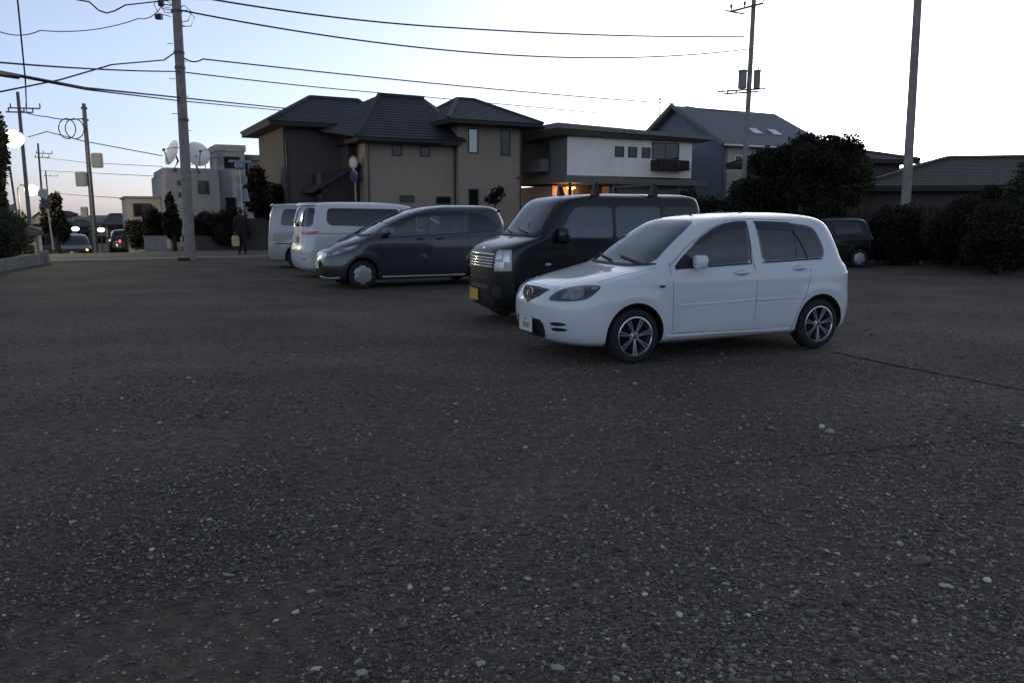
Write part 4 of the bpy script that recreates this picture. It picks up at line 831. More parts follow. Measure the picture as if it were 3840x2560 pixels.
pd=at(643,572,45.6); dish(tuple(pd),(-.66,-.68,.32),.72,'white satellite dish left of the thick concrete pole')
pd=at(740,578,46.3); dish(tuple(pd),(.64,-.68,.32),.72,'white satellite dish right of the thick concrete pole')
H=bld('tower_building',(-22,44),'beige building with a boxy rooftop stair tower, left of the brown house',z=-.6)
MB().box((5.84,.6,-1.5),(9.0,7,4.4)).build('wall','beige_wall',H); MB().box((5.90,.8,4.405),(7.45,4,5.95)).build('stair_tower','beige_wall',H)
MB().box((5.84,.72,5.75),(7.52,4.1,6.12)).build('tower_roof','beige_wall',H); window(H,6.7,5.1,.9,.7,y=.8,bars=1); window(H,8.8,3.9,.8,.8,y=.6,pn='pane_lit')
MB().box((7.55,1.2,5.3),(9.7,4,5.62)).build('side_roof','grey_wall',H); MB().box((7.7,1.4,4.405),(9.5,3.9,5.295)).build('upper_wall','beige_wall',H)
window(H,6.5,2.7,.6,.8,y=.6)
MB().tube([(9.2,2,5.6),(9.2,2,7.5)],.02,6).tube([(8.3,2,7.1),(9.9,2,7.1)],.014,6).tube([(8.5,1.8,7.1),(8.5,2.2,7.1)],.012,6).tube([(8.8,1.8,7.1),(8.8,2.2,7.1)],.012,6).build('aerial','steel',H)
H=bld('narrow_building',(-22,44),'narrow dark building squeezed between the beige tower building and the brown house',z=-.6); MB().box((9.05,.4,-1.5),(11.9,7,4.6)).build('wall','brown_dark',H); MB().box((8.95,.3,4.605),(12.0,7.1,4.8)).build('roof','roof_tile',H); window(H,10.2,3.4,.6,.8,y=.4)
H=bld('small_house',(-22,44),'small pale two-storey house with a dark balcony opening left of the dish building',z=-.6)
MB().box((.95,1.0,-2.5),(2.73,7,3.0)).build('wall','beige_wall',H); window(H,1.75,2.35,.95,.75,y=1.0,bars=1); MB().box((.85,.9,3.005),(2.74,7.1,3.12)).build('roof_edge','grey_wall',H); window(H,1.7,.6,.8,.9,y=1.0)
# far street houses, both sides
def far_house(px,pyr,pw,Y,wm,label,zb=-5,dr=.9):
    a=at(px,pyr,Y); w=pw*Y/FP; H=bld('far_house',(a.x,a.y),label,TH,z=0); ztop=a.z
    wall([((-w/2,0,zb),(w/2,7,ztop-dr))],wm,H); hip(H,-w/2-.5,w/2+.5,-.5,7.5,ztop-dr+.1,ztop,-w/4,w/4,3.5); window(H,-w/5,ztop-dr-1,.9,.9); window(H,w/5,ztop-dr-1,.9,.9); return H
far_house(440,805,70,66,'brown_dark','dark house with a sloping roof just left of the small pale house',zb=-4)
far_house(395,838,80,95,'beige_wall','low far house past the thin pole with the grey boxes',zb=-9)
far_house(300,828,70,110,'brown_dark','low dark roofed house at the far end of the side street',zb=-9)
far_house(245,795,40,80,'grey_wall','tall dark grey house on the left of the side street',zb=-6,dr=.4)
far_house(150,800,60,60,'brown_dark','brown house left of the side street behind the lamp',zb=-4)
far_house(60,860,120,44,'beige_wall','low beige shed wall at the left edge behind the hedge',zb=-2,dr=.3)

# ------------------------------------------------------------------ poles and street things
def pole(name,base,top,r0,r1,label,cat,m='pole',n=16,z0=None):
    e=empty(name,base,0,label,cat); d=Vector(top)-Vector(base)
    MB().tube([(0,0,-.3),tuple(d*.5),tuple(d)],[r0,(r0+r1)/2,r1],n).build('pole',m,e,smooth=60); return e,d
MP=Vector((-10.88,27.05,0)); e,d=pole('utility_pole',MP,MP+Vector((.10,0,10.6)),.175,.13,'thick grey concrete utility pole with climbing pegs at the street edge left of the cars','utility pole')
for k in range(13):
    z=2.6+.55*k; sg=1 if k%2 else -1
    MB().tube([(sg*.12,0,z),(sg*.30,-.02,z)],.011,6).build('climbing_peg','steel',e)
for z in (6.72,6.25,4.6,8.0): MB().lathe([(.158,z-.04),(.172,z-.04),(.172,z+.04),(.158,z+.04)],16,c=(.06,0,0)).build('steel_band','steel',e,smooth=50)
kb=MB(); rnd=random.Random(5)
for k in range(7):
    a=rnd.uniform(-.9,.9); zz=rnd.uniform(7.8,8.6); sg=-1 if k<5 else 1
    kb.tube([(.0,0,zz),(sg*.32,a*.2,zz+.18),(sg*.55,a*.3,zz-.02),(sg*.42,a*.3,zz-.30),(sg*.1,a*.1,zz-.36)],.014,6)
kb.box((-.62,-.08,7.75),(-.42,.08,7.9)).box((-.5,-.06,8.15),(-.34,.06,8.33)); kb.build('cable_loops','wire',e,smooth=60)
MB().box((-.30,-.32,-.02),(.06,-.1,.10)).build('footing','wood',e)
RP=Vector((12.02,24.6,0)); e,d=pole('steel_pole',RP,RP+Vector((-.18,0,9.8)),.15,.10,'thick plain grey pole on the right standing in front of the low tiled houses','pole')
for k in range(14):
    z=1.5+.6*k; sg=1 if k%2 else -1; MB().tube([(sg*.10,0,z),(sg*.21,-.02,z)],.010,6).build('climbing_peg','steel',e)
MB().box((-.17,-.05,5.0),(-.12,.05,5.15)).build('bracket','steel',e)
UP=Vector((11.40,40,0)); e,d=pole('power_pole',UP,UP+Vector((.12,0,12.6)),.15,.10,'tall power pole with crossarms and two transformers rising in front of the blue house','utility pole')
ca=MB().bar((-1.0,0,11.05),(.45,-.35,11.35),.08).bar((-.95,0,11.05),(-.35,-.2,10.9),.06).bar((-1.0,0,11.07),(-1.2,.1,11.12),.06).build('crossarm','steel',e)
for p in ((-.95,0,11.1),(-.35,-.12,11.2),(.45,-.35,11.4)): MB().lathe([(.03,0),(.035,.12),(.07,.16),(.05,.22),(.075,.27),(.0,.30)],12,c=p).build('insulator','steel',ca,smooth=60)
ca=MB().bar((-1.45,0,7.38),(.85,-.1,7.50),.07).bar((-1.1,.25,7.3),(.6,.25,7.42),.07).bar((-.9,0,7.45),(-.9,.3,7.35),.05).bar((-.5,0,7.45),(-.5,.3,7.35),.05).build('crossarm','steel',e)
for x in (-1.2,-.7): MB().tube([(x,0,7.4),(x,0,7.75)],.025,6).build('insulator','steel',ca)
for x,w_,m in ((-.30,.20,'box_grey'),(.40,.16,'box_grey')):
    t=MB().lathe([(0,7.5),(w_,7.5),(w_,8.28),(w_*1.12,8.29),(w_*1.12,8.35),(0,8.36)],20,c=(x,-.12,0)).build('transformer',m,e,smooth=50)
    MB().tube([(x+.05,-.12,8.34),(x+.05,-.12,8.5)],.03,6).build('bushing','steel',t); MB().tube([(x-.12,-.3,8.2),(x-.16,-.36,8.2)],.03,6).build('lug','steel',t)
for z in (9.85,9.55,9.1,8.9): MB().tube([(0,0,z),(.2,0,z+.05),(.3,-.1,z-.1),(.1,0,z-.18)],.018,6).build('cable_bracket','wire',e,smooth=60)
MB().tube([(0,0,10.0),(-.3,0,9.95),(-.38,0,9.8),(-.36,0,9.65),(-.1,0,9.7)],.02,6).build('cable_loop','wire',e,smooth=60); MB().tube([(.05,0,7.0),(.3,0,7.4)],.01,6).build('brace','wire',e)
for k in range(12): MB().tube([(0,0,2.5+.6*k),((.22 if k%2 else -.2),0,2.5+.6*k)],.012,6).build('climbing_peg','steel',e)
CP=at(356,904,45); CP.z=gz(CP.x,CP.y); tp=at(315,400,45); e,d=pole('comms_pole',CP,tp,.14,.11,'thin dark pole with grey boxes and a coil of spare cable at the side street','pole',m='steel')
def rel(px,py,Y): return at(px,py,Y)-CP
for px,py in ((362,602),(303,672)):
    q=rel(px,py,44.7); MB().box((q.x-.30,-.35,q.z-.40),(q.x+.30,-.12,q.z+.40)).build('equipment_box','box_grey',e,bevel=.05)
q=rel(312,795,44.7); MB().box((q.x-.16,-.3,q.z-.28),(q.x+.2,-.12,q.z+.28)).build('equipment_box','box_grey',e,bevel=.03)
q=tp-CP; MB().lathe([(.11,0),(.17,.02),(.17,.10),(.10,.14),(.10,.30),(.0,.33)],14,c=(q.x,q.y,q.z-.15)).build('pole_cap','steel',e,smooth=40); MB().lathe([(.12,0),(.17,.0),(.17,.08),(.12,.08)],14,c=(q.x+.02,q.y,q.z-.75)).build('steel_band','steel',e)
ring=MB()
for cx,rx,ry,Yo in ((252,.40,.50,0),(278,.44,.50,.1)):
    q=rel(cx,483,44.6); ring.tube([(q.x+rx*math.cos(2*PI*k/32)*1.15,q.y+Yo*.5,q.z+.53*math.sin(2*PI*k/32)) for k in range(33)],.028,6,caps=False)
ring.build('cable_coil','wire',e,smooth=60)
def far_pole(px0,py0,px1,py1,Y,arms,label,r=.15):
    b=at(px1,py1,Y); t=at(px0,py0,Y); b.z=gz(b.x,b.y)-.2; e,d=pole('street_pole',b,t,r,r*.7,label,'utility pole',m='steel',n=10)
    for py,l0,l1 in arms:
        q=at(px0+(px1-px0)*(py-py0)/max(1,py1-py0),py,Y)-b; a=MB().bar((q.x-l0,q.y,q.z+.0),(q.x+l1,q.y,q.z-.05),.09); 
        for x in (q.x+l1,q.x+l1*.35,q.x-l0*.8): a.tube([(x,q.y,q.z),(x,q.y,q.z+.28)],.045,6)
        a.build('crossarm','steel',e)
    return e
far_pole(66,345,118,900,55,((405,.7,1.4),(420,.9,.9)),'nearest of the far poles down the side street, beside the brighter lamp')
far_pole(142,538,170,905,95,((575,.3,1.6),(590,.5,1.2)),'second of the far poles down the side street')
far_pole(171,640,195,905,140,((660,.3,2.0),),'third of the far poles down the side street')
far_pole(205,740,222,890,185,((752,.5,1.6),),'farthest of the poles down the side street',r=.2)
def street_lamp(px,py,Y,rad,label,en,m='lamp_white'):
    t=at(px,py,Y); b=Vector((t.x-1.1,t.y,gz(t.x,t.y))); e=empty('street_lamp',b,0,label,'street lamp','lit street lamps')
    MB().tube([(0,0,0),(0,0,t.z-b.z+.1),(.25,0,t.z-b.z+.35),(1.1,0,t.z-b.z+.2)],[.09,.06,.05,.04],10).build('post','steel',e,smooth=60)
    MB().box((.75,-.14,t.z-b.z+.10),(1.45,.14,t.z-b.z+.24)).build('lamp_head','steel',e,bevel=.03)
    MB().add(*ellip((1.1,0,t.z-b.z-.06),(rad,rad,rad*.8),.9)).build('lamp_globe',m,e,smooth=70)
    L=bpy.data.lights.new('lamp_light','POINT'); L.energy=en; L.color=(1,.86,.52); L.shadow_soft_size=rad; o=bpy.data.objects.new('lamp_light',L); link(o,e); o.location=(1.1,0,t.z-b.z-.06-rad*1.5)
    return e
street_lamp(44,515,36,.46,'larger brightly lit street lamp near the left edge of the view',750)
street_lamp(118,710,66,.50,'smaller lit street lamp farther down the side street',400)
for px,py,Y,lb in ((283,858,70,'left one of two low white lights at the end of the side street'),(379,862,70,'right one of two low white lights at the end of the side street')):
    t=at(px,py,Y); e=empty('lantern',(t.x,t.y,gz(t.x,t.y)),0,lb,'lamp','low white lights down the side street')
    MB().tube([(0,0,0),(0,0,t.z-e.location.z)],.05,8).build('post','steel',e); MB().add(*ellip((0,0,t.z-e.location.z),(.30,.25,.18),.9)).build('lamp_globe','lamp_cool',e,smooth=70)
# road signs
def disc(mb,c,r,t,n=28): 
    mb.add([(c[0]+r*math.cos(2*PI*k/n),c[1],c[2]+r*math.sin(2*PI*k/n)) for k in range(n)]+[(c[0]+r*math.cos(2*PI*k/n),c[1]+t,c[2]+r*math.sin(2*PI*k/n)) for k in range(n)],[tuple(range(n)),tuple(range(n,2*n))[::-1]]+[(k,k+n,(k+1)%n+n,(k+1)%n) for k in range(n)]); return mb
e=empty('speed_sign',(-6.82,35.3,.02),R(-35),'sign post with a red-ringed disc above a blue disc before the brown house','road sign')
MB().tube([(0,0,0),(0,0,3.0)],.035,10).build('post','sign_white',e,smooth=60); MB().tube([(0,0,3.0),(-.02,0,4.0)],.03,8).build('upper_post','steel',e,smooth=60)
disc(MB(),(-.02,-.06,3.72),.29,.02).build('red_rim','sign_red',e); disc(MB(),(-.02,-.066,3.72),.215,.004).build('disc','sign_white',e)
disc(MB(),(-.02,-.06,3.14),.27,.02).build('blue_disc','sign_blue',e); MB().box((-.02,-.09,3.38),(.05,-.04,3.46)).build('clamp','sign_white',e)
e=empty('stop_sign',(-10.42,31.2,.02),R(8),'sign post seen from behind, grey disc above a plate, beside the standing person','road sign')
MB().tube([(0,0,0),(0,0,3.5)],.035,10).build('post','sign_white',e,smooth=60); disc(MB(),(.03,.05,2.82),.215,.02).build('disc','sign_back',e)
MB().add([(-.24,.05,2.42),(.28,.05,2.42),(.02,.05,1.92),(-.24,.07,2.42),(.28,.07,2.42),(.02,.07,1.92)],[(0,2,1),(3,4,5),(0,1,4,3),(1,2,5,4),(2,0,3,5)]) if 0 else MB().add([(-.16,.05,2.5),(.2,.05,2.5),(.3,.05,2.0),(-.22,.05,2.0),(-.16,.07,2.5),(.2,.07,2.5),(.3,.07,2.0),(-.22,.07,2.0)],[(0,3,2,1),(4,5,6,7),(0,1,5,4),(1,2,6,5),(2,3,7,6),(3,0,4,7)]).build('plate','sign_back',e,bevel=.004)
MB().bar((-.42,0,3.52),(.42,0,3.50),.09,.10).add(*ellip((0,0,3.35),(.2,.08,.16),.8)).build('lamp_bracket','sign_back',e,smooth=50)
b=G0=at(200,933,35); e=empty('no_parking_sign',(b.x,b.y,0),R(20),'white post with a red and blue disc at the mouth of the side street','road sign')
MB().tube([(0,0,0),(-.1,0,2.6)],.035,10).build('post','sign_white',e,smooth=60); disc(MB(),(-.20,-.05,2.42),.20,.02).build('disc','sign_white',e); disc(MB(),(-.12,-.05,1.97),.20,.02).build('red_rim','sign_red',e); disc(MB(),(-.12,-.056,1.95),.15,.004).build('blue_disc','sign_blue',e)
b=at(83,940,31); e=empty('sign_post',(b.x,b.y,0),R(10),'tall thin post with the pale back of a triangular sign near the left wall','road sign')
MB().tube([(0,0,0),(-.15,0,3.3)],.04,10).build('post','sign_back',e,smooth=60); MB().add([(-.62,.05,1.80),(-.08,.05,1.95),(-.25,.05,1.35),(-.62,.07,1.80),(-.08,.07,1.95),(-.25,.07,1.35)],[(0,2,1),(3,4,5),(0,1,4,3),(1,2,5,4),(2,0,3,5)]).build('plate','sign_white',e)
disc(MB(),(-.55,-.02,3.0),.24,.03).build('mirror_back','sign_back',e)
# low wall, hedge walls
wp=[Vector((-13.2,18.6,0)),Vector((-13.88,21.6,0)),Vector((-14.72,25.2,0))]; d=(wp[2]-wp[0]).normalized(); nn=Vector((-d.y,d.x,0))
e=empty('low_wall',wp[0],math.atan2(d.y,d.x),'low concrete wall lit yellow by the street lamp at the left edge','wall'); Lw=(wp[2]-wp[0]).length
nb=8
for k in range(nb): MB().box((Lw*k/nb+.006,0,-.1),(Lw*(k+1)/nb-.006,.16,.30)).build('wall_block','concrete',e,bevel=.006)
MB().box((Lw+.002,-.04,-.1),(Lw+.30,.22,.40)).build('end_block','concrete',e,bevel=.01)
MB().box((-.2,.02,.302),(Lw,.14,.33)).build('coping','concrete',e)
for i,(px,py,Y,w,h,m,lb) in enumerate(((585,930,33.6,.85,.78,'beige_wall','pale garden wall panel between the dark hedges left of the thick pole'),(865,925,35.0,3.4,.75,'brown_dark','low dark garden wall behind the standing person'),(1060,905,36.4,3.6,1.5,'brown_dark','dark garden wall below the left wing of the brown house'))):
    q=at(px,py,Y); e=empty('garden_wall',(q.x,q.y,-.2),TH,lb,'wall')
    nbl=int(w/.4)
    for r_ in range(3):
        for k in range(nbl): MB().box((-w/2+k*w/nbl+.004,0,h/3*r_+.004),(-w/2+(k+1)*w/nbl-.004,.15,h/3*(r_+1)-.004)).build('block',m,e)
    MB().box((-w/2,.01,0),(w/2,.14,h-.003)).build('joint_mortar','grey_wall',e); MB().box((-w/2-.03,-.02,h),(w/2+.03,.17,h+.05)).build('coping',m,e)
# fence in the dark on the right
e=empty('board_fence',(9.2,25.9,0),R(-12),'dark board fence under the trees along the right side of the lot','fence')
for k in range(46): MB().box((.02+k*.2,0,.1),(.185+k*.2,.03,1.75+.02*math.sin(k*2.1))).build('board','wood',e)
for z in (.4,1.4): MB().box((0,.032,z),(9.2,.07,z+.08)).build('rail','wood',e)
for k in range(6): MB().box((k*1.8,.075,0),(k*1.8+.09,.16,1.85)).build('post','wood',e)

# ------------------------------------------------------------------ wires
def wire(pts,r,label,group=None,sag=0,n=24):
    P=[Vector(p) for p in pts]; T=[]
    for i in range(len(P)-1):
        for k in range(n): 
            t=k/n; q=P[i].lerp(P[i+1],t); q.z-=sag*4*t*(1-t); T.append(q)
    T.append(P[-1]); o=T[0]; mb=MB().tube([tuple(p-o) for p in T],r,6); ob=mb.build('overhead_wire','wire',None,smooth=60); ob.location=o
    return tag(ob,label,'wire')
m=lambda z,dx=0: Vector((MP.x+.1*z/10+dx,MP.y,z)); u=lambda z,dx=0: Vector((UP.x+.1*z/12+dx,UP.y,z))
wire([at(350,-60,27),at(790,-2,28),at(1700,105,33),u(9.93,-.35)],.030,'uppermost wire from beyond the top edge to the power pole',sag=.12)
wire([m(8.02,.15),u(9.35,-.1)],.028,'wire from the cable loops of the thick pole to the power pole',sag=.85,n=40)
wire([m(6.55,.15),at(760,222,27.5),at(2530,390,42),at(2800,420,43)],.024,'wire from the thick pole sloping down to the vent pipe of the blue house',sag=.1)
wire([m(6.72,-.15),at(615,226,26),at(420,243,24),at(225,300,22),at(0,345,20)],.022,'cable bending down left of the thick pole and crossing the black cables')
wire([at(-60,230,17),m(6.1,0)+Vector((0,-.2,0)),at(1500,355,40),at(2900,480,60)],.022,'thin wire passing before the thick pole above the black double cable',sag=.05)
wire([at(-60,258,15),at(320,330,20),at(668,366,26.8),at(1150,415,39)],.026,'upper strand of the black double cable left of the brown house')
wire([at(-60,262,15.1),at(320,336,20.1),at(668,378,26.9),at(1110,420,39)],.020,'lower strand of the black double cable left of the brown house')
o=wire([at(-60,268,14.9),at(66,288,16.2)],.055,'black cable sleeve at the left edge above the bright street lamp',n=4)
wire([m(8.35,-.1),at(470,20,25),at(430,42,24.7),at(400,50,24.5),at(370,40,24.3),at(335,8,24),at(180,-20,22)],.022,'cable with a drooping slack loop left of the thick pole',n=6)
wire([m(8.2,-.45),at(520,70,25),at(150,115,22),at(-40,103,20)],.014,'thin sagging wire running left from the cable loops',sag=.15)
wire([at(66,410,55),at(175,438,47),at(310,445,45)],.03,'wire from the nearest far pole to the coil of spare cable',sag=.1)
wire([at(105,515,55),at(175,494,50),at(315,530,45),at(610,585,46)],.028,'wire from the boxed pole to the white satellite dishes')
wire([at(150,590,95),at(320,610,60),at(610,625,47)],.02,'faint wire crossing behind the boxed pole, upper one'); wire([at(150,640,95),at(320,648,60),at(600,662,47)],.02,'faint wire crossing behind the boxed pole, lower one')
wire([at(190,725,120),at(480,745,60)],.03,'faint wire low above the roofs of the side street')
wire([at(2850,165,39),at(2900,182,37)],.012,'short upper stretch of wire right of the power pole'); wire([u(9.4,.1),at(2895,208,36)],.012,'short lower stretch of wire right of the power pole')
wire([at(2400,-20,33),u(11.45,-.9)],.01,'thin wire from beyond the top edge to the left insulator of the power pole',sag=.1)
wire([at(62,-40,12),at(95,300,14),at(100,420,20)],.012,'thin vertical stay wire near the left edge'); wire([at(2600,820,13.9),at(2710,790,22)],.008,'thin stay wire behind the tail of the black van')

# ------------------------------------------------------------------ vegetation
def leaves(n,blobs,size,flat=.0,rs=None):
    """n leaf quads spread through ellipsoids (cx,cy,cz,rx,ry,rz), denser near the shells"""
    rg=np.random.RandomState(rs or 1); vol=np.array([b[3]*b[4]*b[5] for b in blobs])**.75; idx=rg.choice(len(blobs),n,p=vol/vol.sum()); B=np.array(blobs)[idx]
    d=rg.randn(n,3); d/=np.linalg.norm(d,axis=1)[:,None]; r=rg.rand(n)**.45*(1+.08*rg.randn(n)); C=B[:,:3]+d*r[:,None]*B[:,3:]
    a=rg.randn(n,3); a/=np.linalg.norm(a,axis=1)[:,None]; b=np.cross(a,rg.randn(n,3)); b/=np.linalg.norm(b,axis=1)[:,None]; s=size*rg.uniform(.5,1.4,n)[:,None]
    V=np.stack([C-a*s,C+b*s*.5,C+a*s,C-b*s*.5],1).reshape(-1,3); F=np.arange(n*4).reshape(-1,4); return V,F
def clumps(c,rad,k,rs,cr=.38):
    rg=np.random.RandomState(rs); out=[(c[0],c[1],c[2],rad[0]*.75,rad[1]*.75,rad[2]*.75)]
    for i in range(k):
        d=rg.randn(3); d/=np.linalg.norm(d); q=rg.uniform(.55,.92); s=rg.uniform(.6,1.3)*cr
        out.append((c[0]+d[0]*rad[0]*q,c[1]+d[1]*rad[1]*q,c[2]+d[2]*rad[2]*q,rad[0]*s,rad[1]*s,rad[2]*s))
    return out
def tree(name,loc,rad,zc,n,leaf,label,cat='tree',size=.09,rs=1,k=14,trunk=.14,cr=.38):
    e=empty(name,loc,0,label,cat); bl=clumps((0,0,zc),rad,k,rs,cr); V,F=leaves(n,bl,size,rs=rs); npmesh('crown',V,F,leaf,e)
    rg=random.Random(rs); tb=MB().tube([(0,0,-.2),(rg.uniform(-.1,.1),0,zc*.5),(rg.uniform(-.2,.2),0,zc)],[trunk,trunk*.75,trunk*.4],8)
    for b in bl[1:8]: tb.tube([(0,0,zc*.55),(b[0]*.5,b[1]*.5,(zc*.6+b[2])/2),(b[0],b[1],b[2])],[trunk*.4,trunk*.25,trunk*.08],6)
    tb.build('trunk','bark',e,smooth=60); return e
def bush(loc,rad,n,leaf,label,size=.05,rs=1,name='bush',k=10): return tree(name,loc,rad,rad[2]*.92,int(n*1.7),leaf,label,'shrub',size,rs,k,.05)
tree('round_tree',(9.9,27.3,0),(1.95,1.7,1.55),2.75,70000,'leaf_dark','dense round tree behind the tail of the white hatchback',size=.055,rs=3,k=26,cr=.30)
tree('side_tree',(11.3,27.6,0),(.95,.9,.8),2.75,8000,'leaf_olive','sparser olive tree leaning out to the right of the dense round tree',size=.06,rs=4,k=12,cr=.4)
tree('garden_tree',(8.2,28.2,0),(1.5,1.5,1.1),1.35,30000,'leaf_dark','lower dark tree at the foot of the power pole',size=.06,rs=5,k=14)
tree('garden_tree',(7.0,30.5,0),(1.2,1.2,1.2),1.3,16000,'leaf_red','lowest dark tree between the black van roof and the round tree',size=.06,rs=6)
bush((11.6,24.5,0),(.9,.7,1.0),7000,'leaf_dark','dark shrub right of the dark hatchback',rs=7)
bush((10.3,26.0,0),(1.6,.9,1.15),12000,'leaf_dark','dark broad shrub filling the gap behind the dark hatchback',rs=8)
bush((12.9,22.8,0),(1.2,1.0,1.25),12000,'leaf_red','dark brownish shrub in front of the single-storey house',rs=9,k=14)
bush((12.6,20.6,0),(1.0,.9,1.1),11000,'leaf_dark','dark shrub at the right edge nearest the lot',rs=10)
tree('edge_tree',(15.25,22.4,0),(1.35,1.2,1.3),1.95,42000,'leaf','dull green tree cut by the right edge of the view',size=.05,rs=11,k=20)
bush((14.4,24.8,0),(1.6,1.0,1.2),12000,'leaf_dark','dark shrub between the pole and the right edge tree',rs=12)
# left side
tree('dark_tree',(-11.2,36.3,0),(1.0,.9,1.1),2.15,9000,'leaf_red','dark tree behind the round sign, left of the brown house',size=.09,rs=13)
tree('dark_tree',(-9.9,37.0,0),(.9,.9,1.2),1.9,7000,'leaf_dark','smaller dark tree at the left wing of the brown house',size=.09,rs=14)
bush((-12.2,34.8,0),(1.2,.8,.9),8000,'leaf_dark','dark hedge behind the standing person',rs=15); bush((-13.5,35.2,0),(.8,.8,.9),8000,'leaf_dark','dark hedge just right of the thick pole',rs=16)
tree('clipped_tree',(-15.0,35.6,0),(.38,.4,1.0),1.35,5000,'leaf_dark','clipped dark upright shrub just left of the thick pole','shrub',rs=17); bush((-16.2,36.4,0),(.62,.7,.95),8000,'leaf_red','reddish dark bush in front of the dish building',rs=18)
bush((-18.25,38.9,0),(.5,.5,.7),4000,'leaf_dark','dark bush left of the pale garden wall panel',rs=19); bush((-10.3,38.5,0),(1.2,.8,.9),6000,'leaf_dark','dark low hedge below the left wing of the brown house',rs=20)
tree('street_tree',(-20.95,37.0,0),(.55,.5,1.15),1.3,8000,'leaf_dark','dark upright tree right of the no parking sign','tree',rs=21,size=.08)
tree('hedge_tree',(-19.15,29.6,0),(.62,1.2,3.1),3.4,22000,'leaf_olive','tall olive green tree at the left edge below the bright lamp',rs=22,k=20,size=.1)
bush((-17.6,27.0,0),(1.4,1.6,1.1),14000,'leaf_olive','green hedge behind the low concrete wall',rs=23,k=14); bush((-15.4,22.6,0),(.8,1.6,.6),7000,'leaf_dark','low hedge along the near part of the low wall',rs=24)
tree('street_tree',(-38.5,58,-1.0),(1.6,1.5,1.7),4.2,9000,'leaf_olive','olive tree lit by the street lamp beside the nearest far pole',rs=25,size=.14,k=10); tree('street_tree',(-42,66,-1.6),(1.6,1.5,1.8),2.4,9000,'leaf_dark','dark tree below the smaller street lamp',rs=26,size=.14)
tree('street_tree',(-33.5,49,-.6),(1.2,1.2,1.3),1.8,7000,'leaf_dark','dark tree between the left edge hedge and the sign',rs=27,size=.11)
bush((-21.3,46.5,-.8),(.8,.8,1.2),4000,'leaf_dark','dark bush at the foot of the small pale house',rs=28,size=.09)
e=empty('potted_plant',(-.75,36.0,0),0,'spindly potted plant in front of the brown house, left of the black van','plant')
MB().tube([(0,0,.3),(0,0,2.1)],.03,6).build('stem','bark',e); V,F=leaves(520,[(0,0,2.3,.30,.3,.40),(.22,0,2.5,.25,.2,.25),(-.2,.1,2.15,.28,.2,.2)],.08,rs=30); npmesh('foliage',V,F,'leaf_red',e); MB().lathe([(0,0),(.16,0),(.21,.32),(.18,.32),(.0,.28)],14).build('pot','concrete',e,smooth=40)

# ------------------------------------------------------------------ ropes and loose stones on the lot
def zg(x,y): return .004*math.sin(x*1.3+y*.7)+.003*math.sin(y*1.9-x*.4)-.003
def rope(pts,r,m,label):
    T=[]; rg=random.Random(len(label))
    for i in range(len(pts)-1):
        for k in range(14):
            t=k/14; x=pts[i][0]*(1-t)+pts[i+1][0]*t; y=pts[i][1]*(1-t)+pts[i+1][1]*t; T.append((x+.008*math.sin(k*1.1),y+.01*math.sin(k*.9+i),zg(x,y)+r*.1+.004*math.sin(k*2.3+i)))
    return tag(MB().tube(T,r,6).build('rope',m,None,smooth=60),label,'rope')
rope([(1.35,4.90),(2.1,5.08),(2.9,5.32),(3.55,5.58)],.0075,'rope','faded red rope pegged across the gravel in the right foreground')
rope([(3.68,9.0),(4.1,8.0),(4.65,7.0),(5.2,6.2)],.009,'rope_dark','dark rope running from the rear wheel of the white hatchback to the right edge')
for x,y,sx,lb in ((-.52,2.54,.033,'tan stone at the bottom left of centre'),(-.11,2.60,.028,'pale stone at the bottom centre'),(.16,2.57,.034,'large grey stone at the bottom right of centre'),(3.82,5.78,.030,'bright white stone at the right edge past the red rope'),(-1.05,3.97,.020,'small bright white stone alone on the left foreground gravel'),(2.32,5.62,.05,'flat pale stone above the red rope'),(.92,3.22,.022,'bright pebble in the lower right foreground'),(1.45,3.42,.02,'pale pebble right of the bright pebble in the lower foreground')):
    rg=np.random.RandomState(int(abs(x*1000))); sx*=.72; V=IV*(1+.2*rg.randn(12,1))*np.array([sx*1.2,sx*.8,sx*.5]); me=bpy.data.meshes.new('stone'); me.from_pydata([tuple(v) for v in V],[],[tuple(int(i) for i in f) for f in IF])
    me.materials.append(M['stone_pale']); o=bpy.data.objects.new('stone',me); link(o); o.location=(x,y,zg(x,y)+sx*.25); tag(o,lb,'stone')

# ------------------------------------------------------------------ the person by the sign
def skin_body(name,verts,edges,radii,m,parent,sub=1):
    me=bpy.data.meshes.new(name); me.from_pydata(verts,edges,[]); o=bpy.data.objects.new(name,me); link(o)
    sk=o.modifiers.new('s','SKIN'); sk.use_smooth_shade=True
    for i,r in enumerate(radii): me.skin_vertices[0].data[i].radius=(r,r)
    me.skin_vertices[0].data[0].use_root=True; o.modifiers.new('u','SUBSURF').levels=sub
    dg=bpy.context.evaluated_depsgraph_get(); m2=bpy.data.meshes.new_from_object(o.evaluated_get(dg)); bpy.data.objects.remove(o); m2.name=name; m2.materials.clear(); m2.materials.append(M[m])
    for p_ in m2.polygons: p_.use_smooth=True
    o=bpy.data.objects.new(name,m2); return link(o,parent)
P=empty('person',(-10.36,30.75,.02),R(200),'person standing at the street edge in dark clothes, holding a pale yellow bag','person')
def arm(sx,el,ha):
    v=[(sx*.19,0,1.38),el,ha]; r=[.055,.042,.03]; return v,r
V=[(0,0,.95),(0,.0,1.15),(0,.01,1.33),(0,.0,1.44),(0,-.015,1.52)]; Rr=[.15,.13,.15,.07,.055]; E=[(0,1),(1,2),(2,3),(3,4)]
def addp(par,v,r): V.append(v); Rr.append(r); E.append((par,len(V)-1)); return len(V)-1
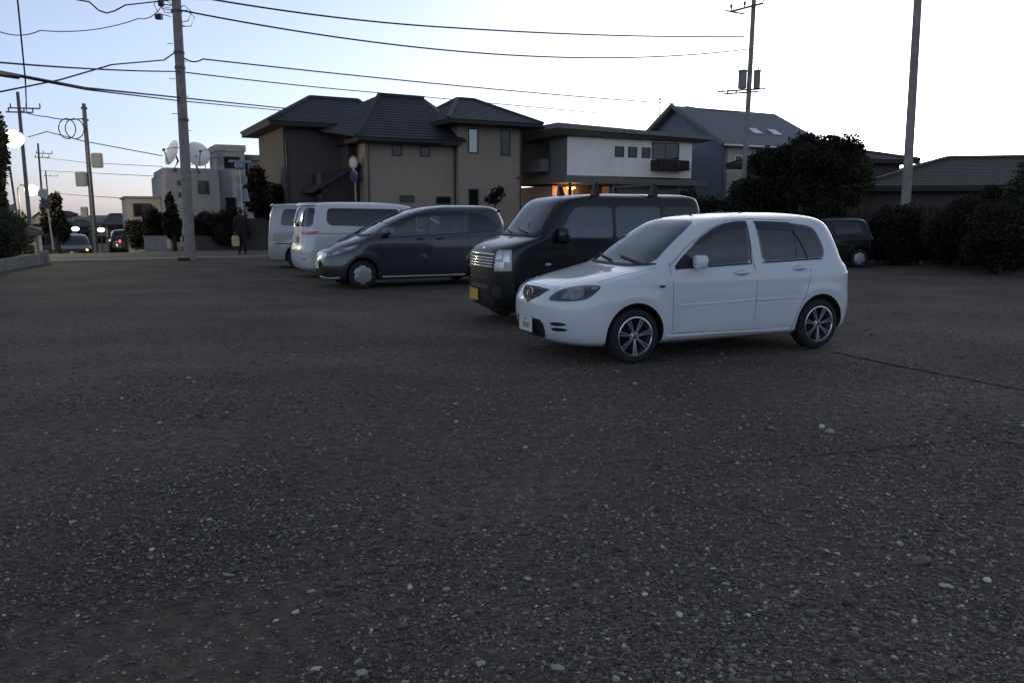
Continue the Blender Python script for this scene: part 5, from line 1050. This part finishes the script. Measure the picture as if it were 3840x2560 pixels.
for sx in (-1,1):
    a=addp(0,(sx*.09,0,.86),.095); b=addp(a,(sx*.10,-.03*sx,.50),.065); c_=addp(b,(sx*.10,.02*sx,.10),.042); addp(c_,(sx*.11,-.10+.02*sx,.05),.04)
    s1=addp(2,(sx*.17,0,1.38),.065); e1=addp(s1,(sx*.23,.02,1.12),.046); h1=addp(e1,(sx*.22,-.08,.88),.032); pm=addp(h1,(sx*.22,-.10,.82),.035)
    for f in range(4): g1=addp(pm,(sx*.205+.018*(f-1.5)*.9,-.115,.775),.0095); addp(g1,(sx*.205+.018*(f-1.5),-.105,.735-.006*(f==3)),.008)
    t1=addp(h1,(sx*.185,-.125,.835),.011); addp(t1,(sx*.17,-.135,.80),.009)
body=skin_body('body',V,E,Rr,'jacket',P)
hd=MB().add(*ellip((0,-.03,1.60),(.078,.10,.115),.95,20,14)).add(*ellip((0,-.135,1.595),(.014,.02,.024),1,8,6)).add(*ellip((.08,-.02,1.60),(.012,.022,.032),1,8,6)).add(*ellip((-.08,-.02,1.60),(.012,.022,.032),1,8,6)).build('head','skin',P,smooth=80)
for sx in (-1,1): MB().add(*ellip((sx*.032,-.118,1.62),(.014,.008,.008),1,8,6)).build('eye','hair',hd,smooth=80)
MB().add(*ellip((0,-.122,1.545),(.026,.008,.006),1,8,6)).build('mouth','jacket',hd,smooth=80)
MB().add(*ellip((0,-.0,1.635),(.092,.105,.105),.95,20,14)).build('hair','hair',P,smooth=80)
MB().lathe([(.17,.92),(.19,1.0),(.175,1.2),(.19,1.36),(.12,1.45),(.07,1.47)],20).build('coat','jacket',P,smooth=70).scale=(1,.72,1)
for sx in (-1,1):
    MB().tube([(sx*.095,0,.93),(sx*.10,-.03*sx,.50),(sx*.10,.02*sx,.11)],[.105,.078,.06],12).build('trouser_leg','trousers',P,smooth=70)
    MB().add(*ellip((sx*.11,-.06+.02*sx,.045),(.05,.14,.045),.8)).build('shoe','shoe',P,smooth=70)
e=empty('shopping_bag',(-10.36-.20,30.66,.37),R(15),'pale yellow shopping bag hanging from the hand of the standing person','bag')
MB().prism([(-.14,-.07),(.14,-.07),(.14,.07),(-.14,.07)],-.05,.36).build('bag_body','bag',e,bevel=.03); MB().tube([(-.08,0,.35),(-.06,0,.46),(.06,0,.46),(.08,0,.35)],.008,6).build('handle','bag',e)
